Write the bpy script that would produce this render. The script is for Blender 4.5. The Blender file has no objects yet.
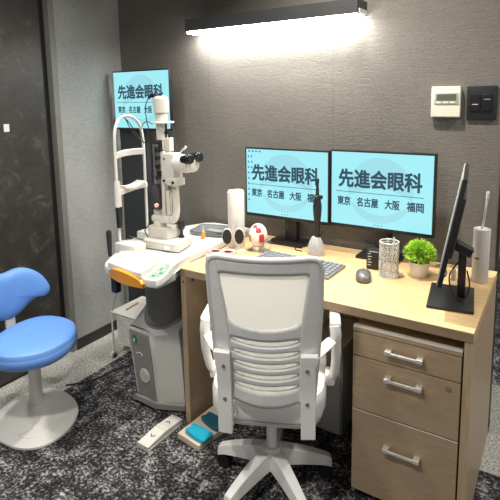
import bpy, bmesh, math, random
from mathutils import Vector, Matrix, noise
random.seed(7)
PI = math.pi
SC = bpy.context.scene
COL = SC.collection

# ------------------------------------------------------------------ materials
def new_mat(name):
    m = bpy.data.materials.new(name); m.use_nodes = True
    nt = m.node_tree
    return m, nt, nt.nodes['Principled BSDF']

def mat(name, col, rough=0.5, metal=0.0, spec=0.5, bump=0.0, bscale=200, var=0.0, vscale=8, coat=0.0, trans=0.0, stretch=(1,1,1), emis=None, es=0.0, sss=0.0):
    m, nt, b = new_mat(name)
    c = (col[0], col[1], col[2], 1)
    b.inputs['Base Color'].default_value = c
    b.inputs['Roughness'].default_value = rough
    b.inputs['Metallic'].default_value = metal
    b.inputs['Specular IOR Level'].default_value = spec
    b.inputs['Coat Weight'].default_value = coat
    b.inputs['Transmission Weight'].default_value = trans
    if sss: b.inputs['Subsurface Weight'].default_value = sss
    if emis:
        b.inputs['Emission Color'].default_value = (*emis, 1); b.inputs['Emission Strength'].default_value = es
    tc = nt.nodes.new('ShaderNodeTexCoord'); mp = nt.nodes.new('ShaderNodeMapping')
    mp.inputs['Scale'].default_value = stretch
    nt.links.new(tc.outputs['Object'], mp.inputs['Vector'])
    n = nt.nodes.new('ShaderNodeTexNoise'); n.inputs['Scale'].default_value = vscale; n.inputs['Detail'].default_value = 4
    nt.links.new(mp.outputs[0], n.inputs['Vector'])
    if var:
        mx = nt.nodes.new('ShaderNodeMix'); mx.data_type = 'RGBA'
        mx.inputs['A'].default_value = tuple(max(0, x*(1-var)) for x in col)+(1,)
        mx.inputs['B'].default_value = tuple(min(1, x*(1+var)) for x in col)+(1,)
        cr = nt.nodes.new('ShaderNodeValToRGB'); cr.color_ramp.elements[0].position = .3; cr.color_ramp.elements[1].position = .7
        nt.links.new(n.outputs['Fac'], cr.inputs[0]); nt.links.new(cr.outputs[0], mx.inputs['Factor'])
        nt.links.new(mx.outputs['Result'], b.inputs['Base Color'])
    if bump:
        n2 = nt.nodes.new('ShaderNodeTexNoise'); n2.inputs['Scale'].default_value = bscale; n2.inputs['Detail'].default_value = 3
        nt.links.new(mp.outputs[0], n2.inputs['Vector'])
        bp = nt.nodes.new('ShaderNodeBump'); bp.inputs['Strength'].default_value = bump; bp.inputs['Distance'].default_value = 0.002
        nt.links.new(n2.outputs['Fac'], bp.inputs['Height']); nt.links.new(bp.outputs[0], b.inputs['Normal'])
    return m

M = {}
M['white'] = mat('white_plastic', (.66,.65,.61), .38, var=.02)
M['chairwhite'] = mat('chair_white_plastic', (.80,.79,.765), .42, var=.02)
M['chairgrey'] = mat('chair_grey_plastic', (.67,.67,.66), .45, var=.05, vscale=30, bump=.15, bscale=400)
M['mesh'] = mat('chair_mesh', (.78,.76,.70), .75, var=.02, bump=.3, bscale=700)
def fabric_translucent(name, c, t):
    m, nt, b = new_mat(name); N = nt.nodes.new; L = nt.links.new
    b.inputs['Base Color'].default_value = (*c,1); b.inputs['Roughness'].default_value = .8
    tr = N('ShaderNodeBsdfTranslucent'); tr.inputs[0].default_value = (*c,1)
    mx = N('ShaderNodeMixShader'); mx.inputs[0].default_value = t
    L(b.outputs[0], mx.inputs[1]); L(tr.outputs[0], mx.inputs[2]); L(mx.outputs[0], nt.nodes['Material Output'].inputs[0])
    n = N('ShaderNodeTexNoise'); n.inputs['Scale'].default_value = 600; bp = N('ShaderNodeBump'); bp.inputs['Strength'].default_value = .2; bp.inputs['Distance'].default_value = .001
    L(n.outputs['Fac'], bp.inputs['Height']); L(bp.outputs[0], b.inputs['Normal'])
    return m
M['mesh'] = fabric_translucent('chair_mesh_fabric', (.94,.93,.895), .55)
M['cream'] = mat('instrument_cream', (.60,.575,.52), .4, var=.03)
M['creamdark'] = mat('instrument_cream_shade', (.62,.58,.50), .45, var=.04)
M['black'] = mat('black_plastic', (.012,.012,.013), .4, var=.2)
M['blackgloss'] = mat('black_gloss', (.01,.01,.011), .18)
M['rubber'] = mat('black_rubber', (.015,.015,.016), .7, bump=.2)
M['darkgrey'] = mat('dark_grey', (.05,.05,.052), .5, var=.1)
M['midgrey'] = mat('mid_grey_plastic', (.32,.32,.31), .5, var=.04)
M['lightgrey'] = mat('light_grey_plastic', (.55,.545,.53), .45, var=.03)
M['bellows'] = mat('bellows_grey', (.34,.33,.30), .45, var=.1)
M['covergrey'] = mat('column_cover_grey', (.28,.275,.255), .45, var=.03)
M['orange'] = mat('orange_plastic', (.80,.33,.02), .38)
M['chrome'] = mat('satin_chrome', (.88,.87,.84), .33, metal=.75)
M['steel'] = mat('steel', (.5,.5,.5), .3, metal=1)
M['brass'] = mat('brass_lock', (.55,.38,.25), .35, metal=.8)
M['blue'] = mat('blue_vinyl', (.14,.32,.74), .42, var=.03, bump=.15, bscale=300)
M['stoolgrey'] = mat('stool_grey', (.72,.71,.68), .35, var=.02)
M['cyan'] = mat('cyan_pad', (.02,.42,.62), .4, var=.05)
M['teal'] = mat('teal_pad', (.015,.115,.17), .45, var=.08)
M['boardwood'] = mat('pale_board', (.72,.62,.50), .5, var=.05)
M['green'] = mat('green_switch', (.01,.22,.09), .3)
M['tvboard'] = mat('tv_stand_board', (.028,.034,.036), .55, var=.1)
M['thermo'] = mat('thermostat_ivory', (.72,.69,.58), .45)
M['thermogrey'] = mat('thermostat_grey', (.42,.42,.37), .45)
M['lcd'] = mat('lcd', (.10,.115,.08), .3)
M['switchblack'] = mat('switch_black', (.012,.014,.018), .4)
M['leaf'] = mat('leaf_green', (.36,.60,.06), .5, var=.45, vscale=45, sss=.0)
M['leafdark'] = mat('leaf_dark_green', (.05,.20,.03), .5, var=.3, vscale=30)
M['pot'] = mat('pot_white', (.68,.655,.61), .45, var=.03)
M['soil'] = mat('soil', (.05,.035,.02), .9, bump=.5)
M['silver'] = mat('silver_lattice', (.72,.70,.66), .3, metal=.35, var=.15, vscale=80)
M['mouse'] = mat('mouse_grey', (.14,.135,.13), .3, metal=.3)
M['keys'] = mat('keycap_grey', (.19,.20,.22), .5)
M['kbd'] = mat('keyboard_body', (.21,.21,.215), .4, metal=.3)
M['stand'] = mat('holder_grey', (.42,.42,.42), .45, var=.12, vscale=60)
M['cylinder'] = mat('marbled_white', (.74,.73,.71), .5, var=.10, vscale=9, stretch=(8,8,1.2))
M['humid'] = mat('matte_white', (.70,.68,.65), .6, var=.02)
M['eyewhite'] = mat('eye_model_white', (.83,.80,.70), .3)
M['red'] = mat('red', (.62,.03,.03), .4)
M['iris'] = mat('iris_olive', (.22,.20,.08), .25)
M['pink'] = mat('pink', (.75,.45,.47), .5)
M['acrylic'] = mat('clear_acrylic', (.92,.95,.95), .06, trans=.92)
M['trayclear'] = mat('smoky_tray', (.38,.42,.45), .12, trans=.55)
M['lens'] = mat('dark_red_lens', (.10,.015,.02), .08)
M['beige'] = mat('beige_stick', (.42,.34,.18), .6)
M['ink'] = mat('ink_dark', (.02,.028,.035), .7)
M['paper'] = mat('white_sticker', (.8,.8,.78), .6)
M['trimblack'] = mat('trim_black', (.012,.012,.012), .5)
M['base'] = mat('baseboard_dark', (.028,.026,.022), .5, var=.08)
M['jamb'] = mat('jamb_grey', (.20,.195,.175), .5, var=.06)

def emat(name, col, s):
    m, nt, b = new_mat(name)
    b.inputs['Base Color'].default_value = (.02,.02,.02,1)
    b.inputs['Roughness'].default_value = .25
    b.inputs['Emission Color'].default_value = (*col,1); b.inputs['Emission Strength'].default_value = s
    return m
SB = .95
M['screen'] = emat('screen_cyan', (.36,.85,.93), SB)
M['screenmark'] = emat('screen_mark', (.33,.735,.82), SB)
M['screentext'] = emat('screen_text', (.035,.085,.12), SB)
M['icon'] = emat('screen_icon', (.06,.25,.42), SB)
M['tube'] = emat('lamp_diffuser', (1,.985,.93), 46.0)

def wood(name, c1, c2, sc=(2,22,22), rough=.42):
    m, nt, b = new_mat(name)
    tc = nt.nodes.new('ShaderNodeTexCoord'); mp = nt.nodes.new('ShaderNodeMapping'); mp.inputs['Scale'].default_value = sc
    nt.links.new(tc.outputs['Object'], mp.inputs['Vector'])
    n = nt.nodes.new('ShaderNodeTexNoise'); n.inputs['Scale'].default_value = 5; n.inputs['Detail'].default_value = 6; n.inputs['Distortion'].default_value = .6
    nt.links.new(mp.outputs[0], n.inputs['Vector'])
    cr = nt.nodes.new('ShaderNodeValToRGB')
    cr.color_ramp.elements[0].position = .32; cr.color_ramp.elements[0].color = (*c1,1)
    cr.color_ramp.elements[1].position = .66; cr.color_ramp.elements[1].color = (*c2,1)
    nt.links.new(n.outputs['Fac'], cr.inputs[0]); nt.links.new(cr.outputs[0], b.inputs['Base Color'])
    b.inputs['Roughness'].default_value = rough
    return m
M['oak'] = wood('light_oak_top', (.58,.385,.185), (.69,.485,.255))
M['front'] = wood('shaded_oak_front', (.33,.235,.145), (.40,.295,.19), (3,30,40), .45)  # the desktop's laminate, darkened in colour for grazing light
M['side'] = wood('shaded_oak_panel', (.40,.29,.18), (.48,.36,.235), (30,30,3), .45)  # darker copy of the same laminate, shade put into the colour
M['edge'] = wood('oak_edge_band', (.25,.18,.105), (.31,.23,.14), (3,30,40), .45)

def wall_mat(name, c, rot, s1=(3,3,60), seams=None, fac=.5):
    m, nt, b = new_mat(name)
    N = nt.nodes.new; L = nt.links.new
    tc = N('ShaderNodeTexCoord'); mp = N('ShaderNodeMapping'); mp.inputs['Scale'].default_value = s1; mp.inputs['Rotation'].default_value = rot
    mp.vector_type = 'TEXTURE' if False else 'POINT'
    L(tc.outputs['Object'], mp.inputs['Vector'])
    n = N('ShaderNodeTexNoise'); n.inputs['Scale'].default_value = 4; n.inputs['Detail'].default_value = 6; n.inputs['Roughness'].default_value = .65
    L(mp.outputs[0], n.inputs['Vector'])
    g = N('ShaderNodeTexNoise'); g.inputs['Scale'].default_value = 140; g.inputs['Detail'].default_value = 2
    L(tc.outputs['Object'], g.inputs['Vector'])
    big = N('ShaderNodeTexNoise'); big.inputs['Scale'].default_value = 2.2; big.inputs['Detail'].default_value = 3
    L(tc.outputs['Object'], big.inputs['Vector'])
    a = N('ShaderNodeMath'); a.operation = 'ADD'; L(n.outputs['Fac'], a.inputs[0]); L(g.outputs['Fac'], a.inputs[1])
    a2 = N('ShaderNodeMath'); a2.operation = 'ADD'; L(a.outputs[0], a2.inputs[0]); L(big.outputs['Fac'], a2.inputs[1])
    cr = N('ShaderNodeMapRange'); cr.inputs['From Min'].default_value = 1.15; cr.inputs['From Max'].default_value = 1.85
    cr.inputs['To Min'].default_value = 1-fac*.5; cr.inputs['To Max'].default_value = 1+fac*.5
    L(a2.outputs[0], cr.inputs['Value'])
    val = cr.outputs[0]
    if seams:
        sx = N('ShaderNodeSeparateXYZ'); L(tc.outputs['Object'], sx.inputs[0])
        for x in seams:
            d = N('ShaderNodeMath'); d.operation = 'SUBTRACT'; L(sx.outputs['X'], d.inputs[0]); d.inputs[1].default_value = x
            ab = N('ShaderNodeMath'); ab.operation = 'ABSOLUTE'; L(d.outputs[0], ab.inputs[0])
            lt = N('ShaderNodeMath'); lt.operation = 'LESS_THAN'; L(ab.outputs[0], lt.inputs[0]); lt.inputs[1].default_value = .0022
            mu = N('ShaderNodeMath'); mu.operation = 'MULTIPLY_ADD'; L(lt.outputs[0], mu.inputs[0]); mu.inputs[1].default_value = -.16; L(val, mu.inputs[2])
            val = mu.outputs[0]
    vm = N('ShaderNodeVectorMath'); vm.operation = 'SCALE'; vm.inputs[0].default_value = c; L(val, vm.inputs['Scale'])
    L(vm.outputs[0], b.inputs['Base Color'])
    b.inputs['Roughness'].default_value = .75; b.inputs['Specular IOR Level'].default_value = .25
    bp = N('ShaderNodeBump'); bp.inputs['Strength'].default_value = .5; bp.inputs['Distance'].default_value = .003
    L(a.outputs[0], bp.inputs['Height']); L(bp.outputs[0], b.inputs['Normal'])
    return m
M['wallback'] = wall_mat('wallcovering_taupe', (.165,.152,.136), (0,.42,0), (5,5,70), seams=[-.285,.436], fac=.35)
M['wallleft'] = wall_mat('wallcovering_grey', (.36,.365,.355), (-.45,0,0), (5,5,90), fac=.45)

def stone():
    m, nt, b = new_mat('door_stone_laminate'); N = nt.nodes.new; L = nt.links.new
    tc = N('ShaderNodeTexCoord')
    n = N('ShaderNodeTexNoise'); n.inputs['Scale'].default_value = 11; n.inputs['Detail'].default_value = 9; n.inputs['Roughness'].default_value = .68; n.inputs['Distortion'].default_value = .9
    L(tc.outputs['Object'], n.inputs['Vector'])
    cr = N('ShaderNodeValToRGB'); e = cr.color_ramp.elements
    e[0].position = .36; e[0].color = (.030,.028,.025,1); e[1].position = .75; e[1].color = (.13,.108,.085,1)
    x = e.new(.56); x.color = (.046,.042,.037,1)
    L(n.outputs['Fac'], cr.inputs[0]); L(cr.outputs[0], b.inputs['Base Color'])
    b.inputs['Roughness'].default_value = .42
    return m
M['stone'] = stone()

def floor_mat():
    m, nt, b = new_mat('floor_carpet_tiles'); N = nt.nodes.new; L = nt.links.new
    tc = N('ShaderNodeTexCoord'); sx = N('ShaderNodeSeparateXYZ'); L(tc.outputs['Object'], sx.inputs[0])
    def math_(op, a, b_=None, c=None):
        n = N('ShaderNodeMath'); n.operation = op
        for i, v in enumerate((a, b_, c)):
            if v is None: continue
            if isinstance(v, (int, float)): n.inputs[i].default_value = v
            else: L(v, n.inputs[i])
        return n.outputs[0]
    X, Y = sx.outputs['X'], sx.outputs['Y']
    # dark salt-and-pepper carpet
    mp = N('ShaderNodeMapping'); mp.inputs['Scale'].default_value = (1,1.15,1); L(tc.outputs['Object'], mp.inputs['Vector'])
    n1 = N('ShaderNodeTexNoise'); n1.inputs['Scale'].default_value = 75; n1.inputs['Detail'].default_value = 5; n1.inputs['Roughness'].default_value = .75; L(mp.outputs[0], n1.inputs['Vector'])
    n2 = N('ShaderNodeTexNoise'); n2.inputs['Scale'].default_value = 13; n2.inputs['Detail'].default_value = 4; L(mp.outputs[0], n2.inputs['Vector'])
    mp2 = N('ShaderNodeMapping'); mp2.inputs['Rotation'].default_value = (0,0,.5); mp2.inputs['Scale'].default_value = (30,3.2,1); L(tc.outputs['Object'], mp2.inputs['Vector'])
    n3 = N('ShaderNodeTexNoise'); n3.inputs['Scale'].default_value = 1; n3.inputs['Detail'].default_value = 5; n3.inputs['Roughness'].default_value = .7; L(mp2.outputs[0], n3.inputs['Vector'])
    v = math_('ADD', math_('MULTIPLY', n1.outputs['Fac'], 1.5), math_('ADD', math_('MULTIPLY', n2.outputs['Fac'], .55), math_('MULTIPLY', n3.outputs['Fac'], .45)))
    cr = N('ShaderNodeValToRGB'); e = cr.color_ramp.elements
    e[0].position = .45; e[0].color = (.012,.012,.014,1); e[1].position = .60; e[1].color = (.50,.49,.49,1)
    x = e.new(.515); x.color = (.06,.058,.060,1)
    L(math_('MULTIPLY', v, .4), cr.inputs[0])
    # light grey tile
    l1 = N('ShaderNodeTexNoise'); l1.inputs['Scale'].default_value = 110; l1.inputs['Detail'].default_value = 5; L(mp.outputs[0], l1.inputs['Vector'])
    cl = N('ShaderNodeValToRGB'); e = cl.color_ramp.elements
    e[0].position = .35; e[0].color = (.21,.205,.19,1); e[1].position = .66; e[1].color = (.62,.61,.57,1)
    L(l1.outputs['Fac'], cl.inputs[0])
    # tile checks (50 cm) of slightly different tone
    tx = math_('FLOOR', math_('MULTIPLY', math_('ADD', X, .675), 2)); ty = math_('FLOOR', math_('MULTIPLY', math_('ADD', Y, -.12), 2))
    ch = math_('MODULO', math_('ABSOLUTE', math_('ADD', tx, ty)), 2)
    tone = math_('MULTIPLY_ADD', ch, .14, .92)
    vm = N('ShaderNodeVectorMath'); vm.operation = 'SCALE'; L(cl.outputs[0], vm.inputs[0]); L(tone, vm.inputs['Scale'])
    left = math_('LESS_THAN', X, -.675)
    right = math_('MULTIPLY', math_('GREATER_THAN', X, .85), math_('MULTIPLY', math_('GREATER_THAN', Y, .37), math_('LESS_THAN', Y, 1.02)))
    mask = math_('MAXIMUM', left, right)
    mx = N('ShaderNodeMix'); mx.data_type = 'RGBA'; L(mask, mx.inputs['Factor']); L(cr.outputs[0], mx.inputs['A']); L(vm.outputs[0], mx.inputs['B'])
    L(mx.outputs['Result'], b.inputs['Base Color'])
    b.inputs['Roughness'].default_value = .9; b.inputs['Specular IOR Level'].default_value = .15
    bp = N('ShaderNodeBump'); bp.inputs['Strength'].default_value = .6; bp.inputs['Distance'].default_value = .004
    L(n1.outputs['Fac'], bp.inputs['Height']); L(bp.outputs[0], b.inputs['Normal'])
    return m
M['floor'] = floor_mat()
M['ceiling'] = mat('ceiling_paint', (.55,.54,.52), .8)

# ------------------------------------------------------------------ mesh helpers
def BM(): return bmesh.new()
def box(bm, c, s, rot=None, bev=0, seg=2):
    """box with centre c and full size s"""
    r = bmesh.ops.create_cube(bm, size=1)
    vs = r['verts']
    bmesh.ops.scale(bm, vec=s, verts=vs)
    if bev:
        es = list({e for v in vs for e in v.link_edges})
        rr = bmesh.ops.bevel(bm, geom=es, offset=bev, segments=seg, profile=.6, affect='EDGES')
        vs = list({v for f in rr['faces'] for v in f.verts} | {v for v in vs if v.is_valid})
        vs = [v for v in vs if v.is_valid]
    if rot is not None: bmesh.ops.rotate(bm, cent=(0,0,0), matrix=rot, verts=vs)
    bmesh.ops.translate(bm, vec=c, verts=vs)
    return bm
def box2(bm, a, b, bev=0, seg=2):
    return box(bm, [(a[i]+b[i])/2 for i in range(3)], [abs(b[i]-a[i]) for i in range(3)], bev=bev, seg=seg)
def frame_for(d):
    d = d.normalized(); up = Vector((0,0,1)) if abs(d.z) < .95 else Vector((1,0,0))
    x = d.cross(up).normalized(); y = x.cross(d).normalized()
    return x, y
def tube(bm, pts, r, n=12, caps=True, squash=(1,1)):
    pts = [Vector(p) for p in pts]
    rs = r if isinstance(r, (list, tuple)) else [r]*len(pts)
    rings = []; x = y = None
    for i, p in enumerate(pts):
        if i == 0: d = pts[1]-p
        elif i == len(pts)-1: d = p-pts[i-1]
        else: d = (pts[i+1]-p).normalized()+(p-pts[i-1]).normalized()
        if x is None: x, y = frame_for(d)
        else:
            dn = d.normalized(); x = (x-dn*x.dot(dn)).normalized(); y = dn.cross(x).normalized()*-1
            y = x.cross(dn).normalized()
        rings.append([bm.verts.new(p+x*math.cos(2*PI*k/n)*rs[i]*squash[0]+y*math.sin(2*PI*k/n)*rs[i]*squash[1]) for k in range(n)])
    for a, b in zip(rings, rings[1:]):
        for k in range(n): bm.faces.new((a[k], a[(k+1)%n], b[(k+1)%n], b[k]))
    if caps: bm.faces.new(rings[0][::-1]); bm.faces.new(rings[-1])
    return bm
def curve_pts(ctrl, n=8):
    """Catmull-Rom through control points"""
    P = [Vector(c) for c in ctrl]; P = [P[0]*2-P[1]]+P+[P[-1]*2-P[-2]]; out = []
    for i in range(1, len(P)-2):
        for k in range(n):
            t = k/n; a, b, c, d = P[i-1:i+3]
            out.append(.5*((2*b)+(c-a)*t+(2*a-5*b+4*c-d)*t*t+(3*b-a-3*c+d)*t**3))
    out.append(P[-2]); return out
def lathe(bm, prof, c=(0,0,0), n=28, axis=None, sx=1, sy=1):
    """prof: (r,z) list; closed when r==0 at the ends"""
    c = Vector(c); R = Vector((0,0,1)).rotation_difference(Vector(axis)).to_matrix() if axis is not None else Matrix.Identity(3)
    rings = []
    for r, z in prof:
        if r < 1e-6: rings.append([bm.verts.new(c+R@Vector((0,0,z)))])
        else: rings.append([bm.verts.new(c+R@Vector((r*sx*math.cos(2*PI*k/n), r*sy*math.sin(2*PI*k/n), z))) for k in range(n)])
    for a, b in zip(rings, rings[1:]):
        for k in range(n):
            k2 = (k+1)%n
            if len(a) == 1 and len(b) == 1: continue
            if len(a) == 1: bm.faces.new((a[0], b[k2], b[k]))
            elif len(b) == 1: bm.faces.new((a[k], a[k2], b[0]))
            else: bm.faces.new((a[k], a[k2], b[k2], b[k]))
    if len(rings[0]) > 1: bm.faces.new(rings[0][::-1])
    if len(rings[-1]) > 1: bm.faces.new(rings[-1])
    return bm
def cyl(bm, a, b, r, n=20, r2=None):
    return tube(bm, [a, b], [r, r if r2 is None else r2], n)
def poly_prism(bm, pts, z0, z1, bev=0):
    a = [bm.verts.new((p[0], p[1], z0)) for p in pts]; b = [bm.verts.new((p[0], p[1], z1)) for p in pts]
    n = len(pts)
    f = [bm.faces.new(a[::-1]), bm.faces.new(b)]
    for k in range(n): f.append(bm.faces.new((a[k], a[(k+1)%n], b[(k+1)%n], b[k])))
    if bev:
        es = [e for ff in f[:2] for e in ff.edges]
        bmesh.ops.bevel(bm, geom=es, offset=bev, segments=3, profile=.6, affect='EDGES')
    return bm
def smooth_outline(pts, n=5):
    """closed Catmull-Rom outline in 2D"""
    m = len(pts); out = []
    for i in range(m):
        a, b, c, d = [Vector(pts[(i+j-1)%m]) for j in range(4)]
        for k in range(n):
            t = k/n; out.append(.5*((2*b)+(c-a)*t+(2*a-5*b+4*c-d)*t*t+(3*b-a-3*c+d)*t**3))
    return out
def pad(bm, outline, layers, cen=None, fn=None):
    """stack of scaled copies of the outline: layers = (scale, z); first and last are closed to a point"""
    cx = sum(p[0] for p in outline)/len(outline) if cen is None else cen[0]
    cy = sum(p[1] for p in outline)/len(outline) if cen is None else cen[1]
    rings = []
    for s, z in layers:
        if s <= 1e-6: v = [(cx, cy, z)]
        else: v = [(cx+(p[0]-cx)*s, cy+(p[1]-cy)*s, z) for p in outline]
        rings.append([bm.verts.new(fn(*q) if fn else q) for q in v])
    n = len(outline)
    for a, b in zip(rings, rings[1:]):
        for k in range(n):
            k2 = (k+1)%n
            if len(a) == 1: bm.faces.new((a[0], b[k2], b[k]))
            elif len(b) == 1: bm.faces.new((a[k], a[k2], b[0]))
            else: bm.faces.new((a[k], a[k2], b[k2], b[k]))
    if len(rings[0]) > 1: bm.faces.new(rings[0][::-1])
    if len(rings[-1]) > 1: bm.faces.new(rings[-1])
    return bm

def thing(name, label, cat, loc=(0,0,0), rotz=0, group=None):
    o = bpy.data.objects.new(name, None); COL.objects.link(o)
    o.empty_display_size = .05
    o.location = loc; o.rotation_euler = (0,0,rotz); o['label'] = label; o['category'] = cat
    if group: o['group'] = group
    return o
def root_of(o):
    while o.parent: o = o.parent
    return o
def obj(name, bm, m, parent=None, world=False, smooth=True, label=None, bev=0):
    bmesh.ops.recalc_face_normals(bm, faces=bm.faces)
    if world and parent is not None:
        r = root_of(parent); mt = (Matrix.Translation(r.location) @ Matrix.Rotation(r.rotation_euler.z, 4, 'Z')).inverted()
        bmesh.ops.transform(bm, matrix=mt, verts=bm.verts)
    me = bpy.data.meshes.new(name); bm.to_mesh(me); bm.free()
    o = bpy.data.objects.new(name, me); COL.objects.link(o)
    if parent is not None: o.parent = parent
    me.materials.append(M[m] if isinstance(m, str) else m)
    if smooth:
        for p in me.polygons: p.use_smooth = True
        me.set_sharp_from_angle(angle=math.radians(38))
    if bev:
        md = o.modifiers.new('bevel', 'BEVEL'); md.width = bev; md.segments = 2; md.limit_method = 'ANGLE'; md.angle_limit = math.radians(40)
    if label: o['label'] = label
    return o
def single(name, bm, m, label, cat, origin, group=None, **k):
    """a thing that is one mesh, its origin moved to its base"""
    bmesh.ops.translate(bm, vec=[-v for v in origin], verts=bm.verts)
    o = obj(name, bm, m, **k); o.location = origin; o['label'] = label; o['category'] = cat
    if group: o['group'] = group
    return o
def struct(name, bm, m, parent=None, **k):
    o = obj(name, bm, m, parent, **k)
    if parent is None: o['kind'] = 'structure'
    return o
def dup(root, loc, rotz, label):
    r = root.copy(); COL.objects.link(r); r.location = loc; r.rotation_euler = (0,0,rotz); r['label'] = label
    for ch in list(root.children):
        c = ch.copy(); COL.objects.link(c); c.parent = r
        for g in list(ch.children):
            d = g.copy(); COL.objects.link(d); d.parent = c
    return r

def text_mesh(body, x0, x1, z0, z1, y, depth=.0006, bold=.022):
    """lettering fitted to a rectangle in the XZ plane, facing -Y; strokes thickened by strips along the outline"""
    cu = bpy.data.curves.new('lettering', 'FONT'); cu.body = body; cu.resolution_u = 3
    t = bpy.data.objects.new('lettering', cu); COL.objects.link(t)
    bpy.context.view_layer.update()
    me = bpy.data.meshes.new_from_object(t.evaluated_get(bpy.context.evaluated_depsgraph_get()))
    bm = BM(); bm.from_mesh(me)
    bpy.data.objects.remove(t); bpy.data.curves.remove(cu); bpy.data.meshes.remove(me)
    if not bm.verts: return bm
    for v in bm.verts: v.co.z = 0
    bmesh.ops.remove_doubles(bm, verts=bm.verts, dist=1e-5)
    edges = [(e.verts[0].co.copy(), e.verts[1].co.copy()) for e in bm.edges if len(e.link_faces) == 1]
    for a, c in edges:
        d = (c-a)
        if d.length < 1e-5: continue
        d.normalize(); n = Vector((-d.y, d.x, 0))*bold; a2 = a-d*bold*.7; c2 = c+d*bold*.7
        bm.faces.new([bm.verts.new(p) for p in (a2-n, c2-n, c2+n, a2+n)])
    xs = [v.co.x for v in bm.verts]; ys = [v.co.y for v in bm.verts]
    lx, hx, ly, hy = min(xs), max(xs), min(ys), max(ys)
    for v in bm.verts:
        v.co = (x0+(x1-x0)*(v.co.x-lx)/(hx-lx), y-depth, z0+(z1-z0)*(v.co.y-ly)/(hy-ly))
    return bm

# ------------------------------------------------------------------ the room
YB, XL, ZC = .623, -.952, 2.5
b = BM(); box2(b, (-1.6,-3.2,-.1), (3.4,3.2,0)); struct('floor', b, 'floor', smooth=False)
b = BM(); box2(b, (-1.6,-3.2,ZC), (3.4,3.2,ZC+.1)); struct('ceiling', b, 'ceiling', smooth=False)
b = BM(); box2(b, (XL-.12,YB,0), (1.149,YB+.04,ZC)); struct('wall_back', b, 'wallback', smooth=False)
b = BM(); box2(b, (XL-.12,.168,0), (XL,YB,ZC)); struct('wall_left', b, 'wallleft', smooth=False)
b = BM(); box2(b, (XL-.12,.135,0), (XL+.004,.168,ZC)); struct('trim_1', b, 'jamb', smooth=False)
b = BM(); box2(b, (XL-.12,.088,0), (XL-.04,.135,ZC)); struct('door_gap_shade', b, 'trimblack', smooth=False)  # black strip painted for the shade in the gap beside the door
b = BM(); box2(b, (1.149,YB-.004,0), (1.160,YB+.045,ZC)); struct('trim_2', b, 'trimblack', smooth=False)
b = BM(); box2(b, (XL-.07,-3.2,.015), (XL-.012,.088,ZC)); door = struct('door_1', b, 'stone', smooth=False)
b = BM(); box2(b, (XL-.08,-3.2,0), (XL-.03,.088,.015)); obj('bottom_gap', b, 'trimblack', door, smooth=False)
b = BM(); box2(b, (XL,.168,0), (XL+.008,YB,.062)); struct('baseboard_left', b, 'base', smooth=False)
b = BM(); box2(b, (XL+.008,YB-.008,0), (1.147,YB,.062)); struct('baseboard_back', b, 'base', smooth=False)
b = BM(); box2(b, (XL-.012,-.150,1.287), (XL-.0105,-.122,1.325)); single('door_sticker', b, 'paper', 'small square white sticker on the dark stone-look door', 'sticker', (XL-.011,-.136,1.287), smooth=False)

# wall lamp: black linear uplight housing with glowing diffuser
t = thing('wall_lamp', 'long black linear wall lamp glowing white along its underside', 'lamp', (.14,YB,1.80))
b = BM(); box2(b, (-.338,.50,1.778), (.592,.622,1.84), bev=.002); obj('housing', b, 'darkgrey', t, world=True, smooth=False)
b = BM(); box2(b, (-.330,.506,1.768), (.586,.612,1.7785)); obj('diffuser', b, 'tube', t, world=True, smooth=False)
b = BM(); box2(b, (.5925,.52,1.782), (.596,.61,1.80)); obj('end_glow', b, 'paper', t, world=True, smooth=False)  # white piece paints the glow in the notch at the right end

# thermostat & switch on the back wall
t = thing('thermostat', 'ivory square thermostat with small grey display on the back wall', 'thermostat', (.93,YB,1.34))
b = BM(); box2(b, (0.8800,.597,1.342), (.992,.623,1.467), bev=.004); obj('housing', b, 'thermo', t, world=True)
b = BM(); box2(b, (0.8930,.5945,1.394), (0.9870,.5985,1.442), bev=.002); obj('display_bezel', b, 'thermogrey', t, world=True)
b = BM(); box2(b, (0.9020,.5925,1.412), (0.9780,.5955,1.436)); obj('display', b, 'lcd', t, world=True, smooth=False)
for k in range(3):
    b = BM(); box2(b, (0.9010+k*.027,.5925,1.398), (0.9200+k*.027,.5955,1.405), bev=.001); obj('button', b, 'thermo', t, world=True)
b = BM(); box2(b, (0.8920,.596,1.346), (0.9920,.5975,1.389)); obj('flap', b, 'thermo', t, world=True, smooth=False)
t = thing('switch_plate', 'black double switch plate beside the ivory thermostat', 'switch', (1.07,YB,1.33))
b = BM(); box2(b, (1.014,.612,1.333), (1.124,.623,1.466), bev=.003); obj('plate', b, 'switchblack', t, world=True)
for k in range(2):
    b = BM(); box2(b, (1.028+k*.043,.607,1.366), (1.064+k*.043,.613,1.432), bev=.0015); r = obj('rocker', b, 'blackgloss', t, world=True)
    b = BM(); box2(b, (1.035+k*.043,.606,1.392 if k==0 else 1.412), (1.057+k*.043,.6075,1.395 if k==0 else 1.415)); obj('marker', b, 'lightgrey' if k==0 else 'midgrey', r, world=True, smooth=False)

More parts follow.
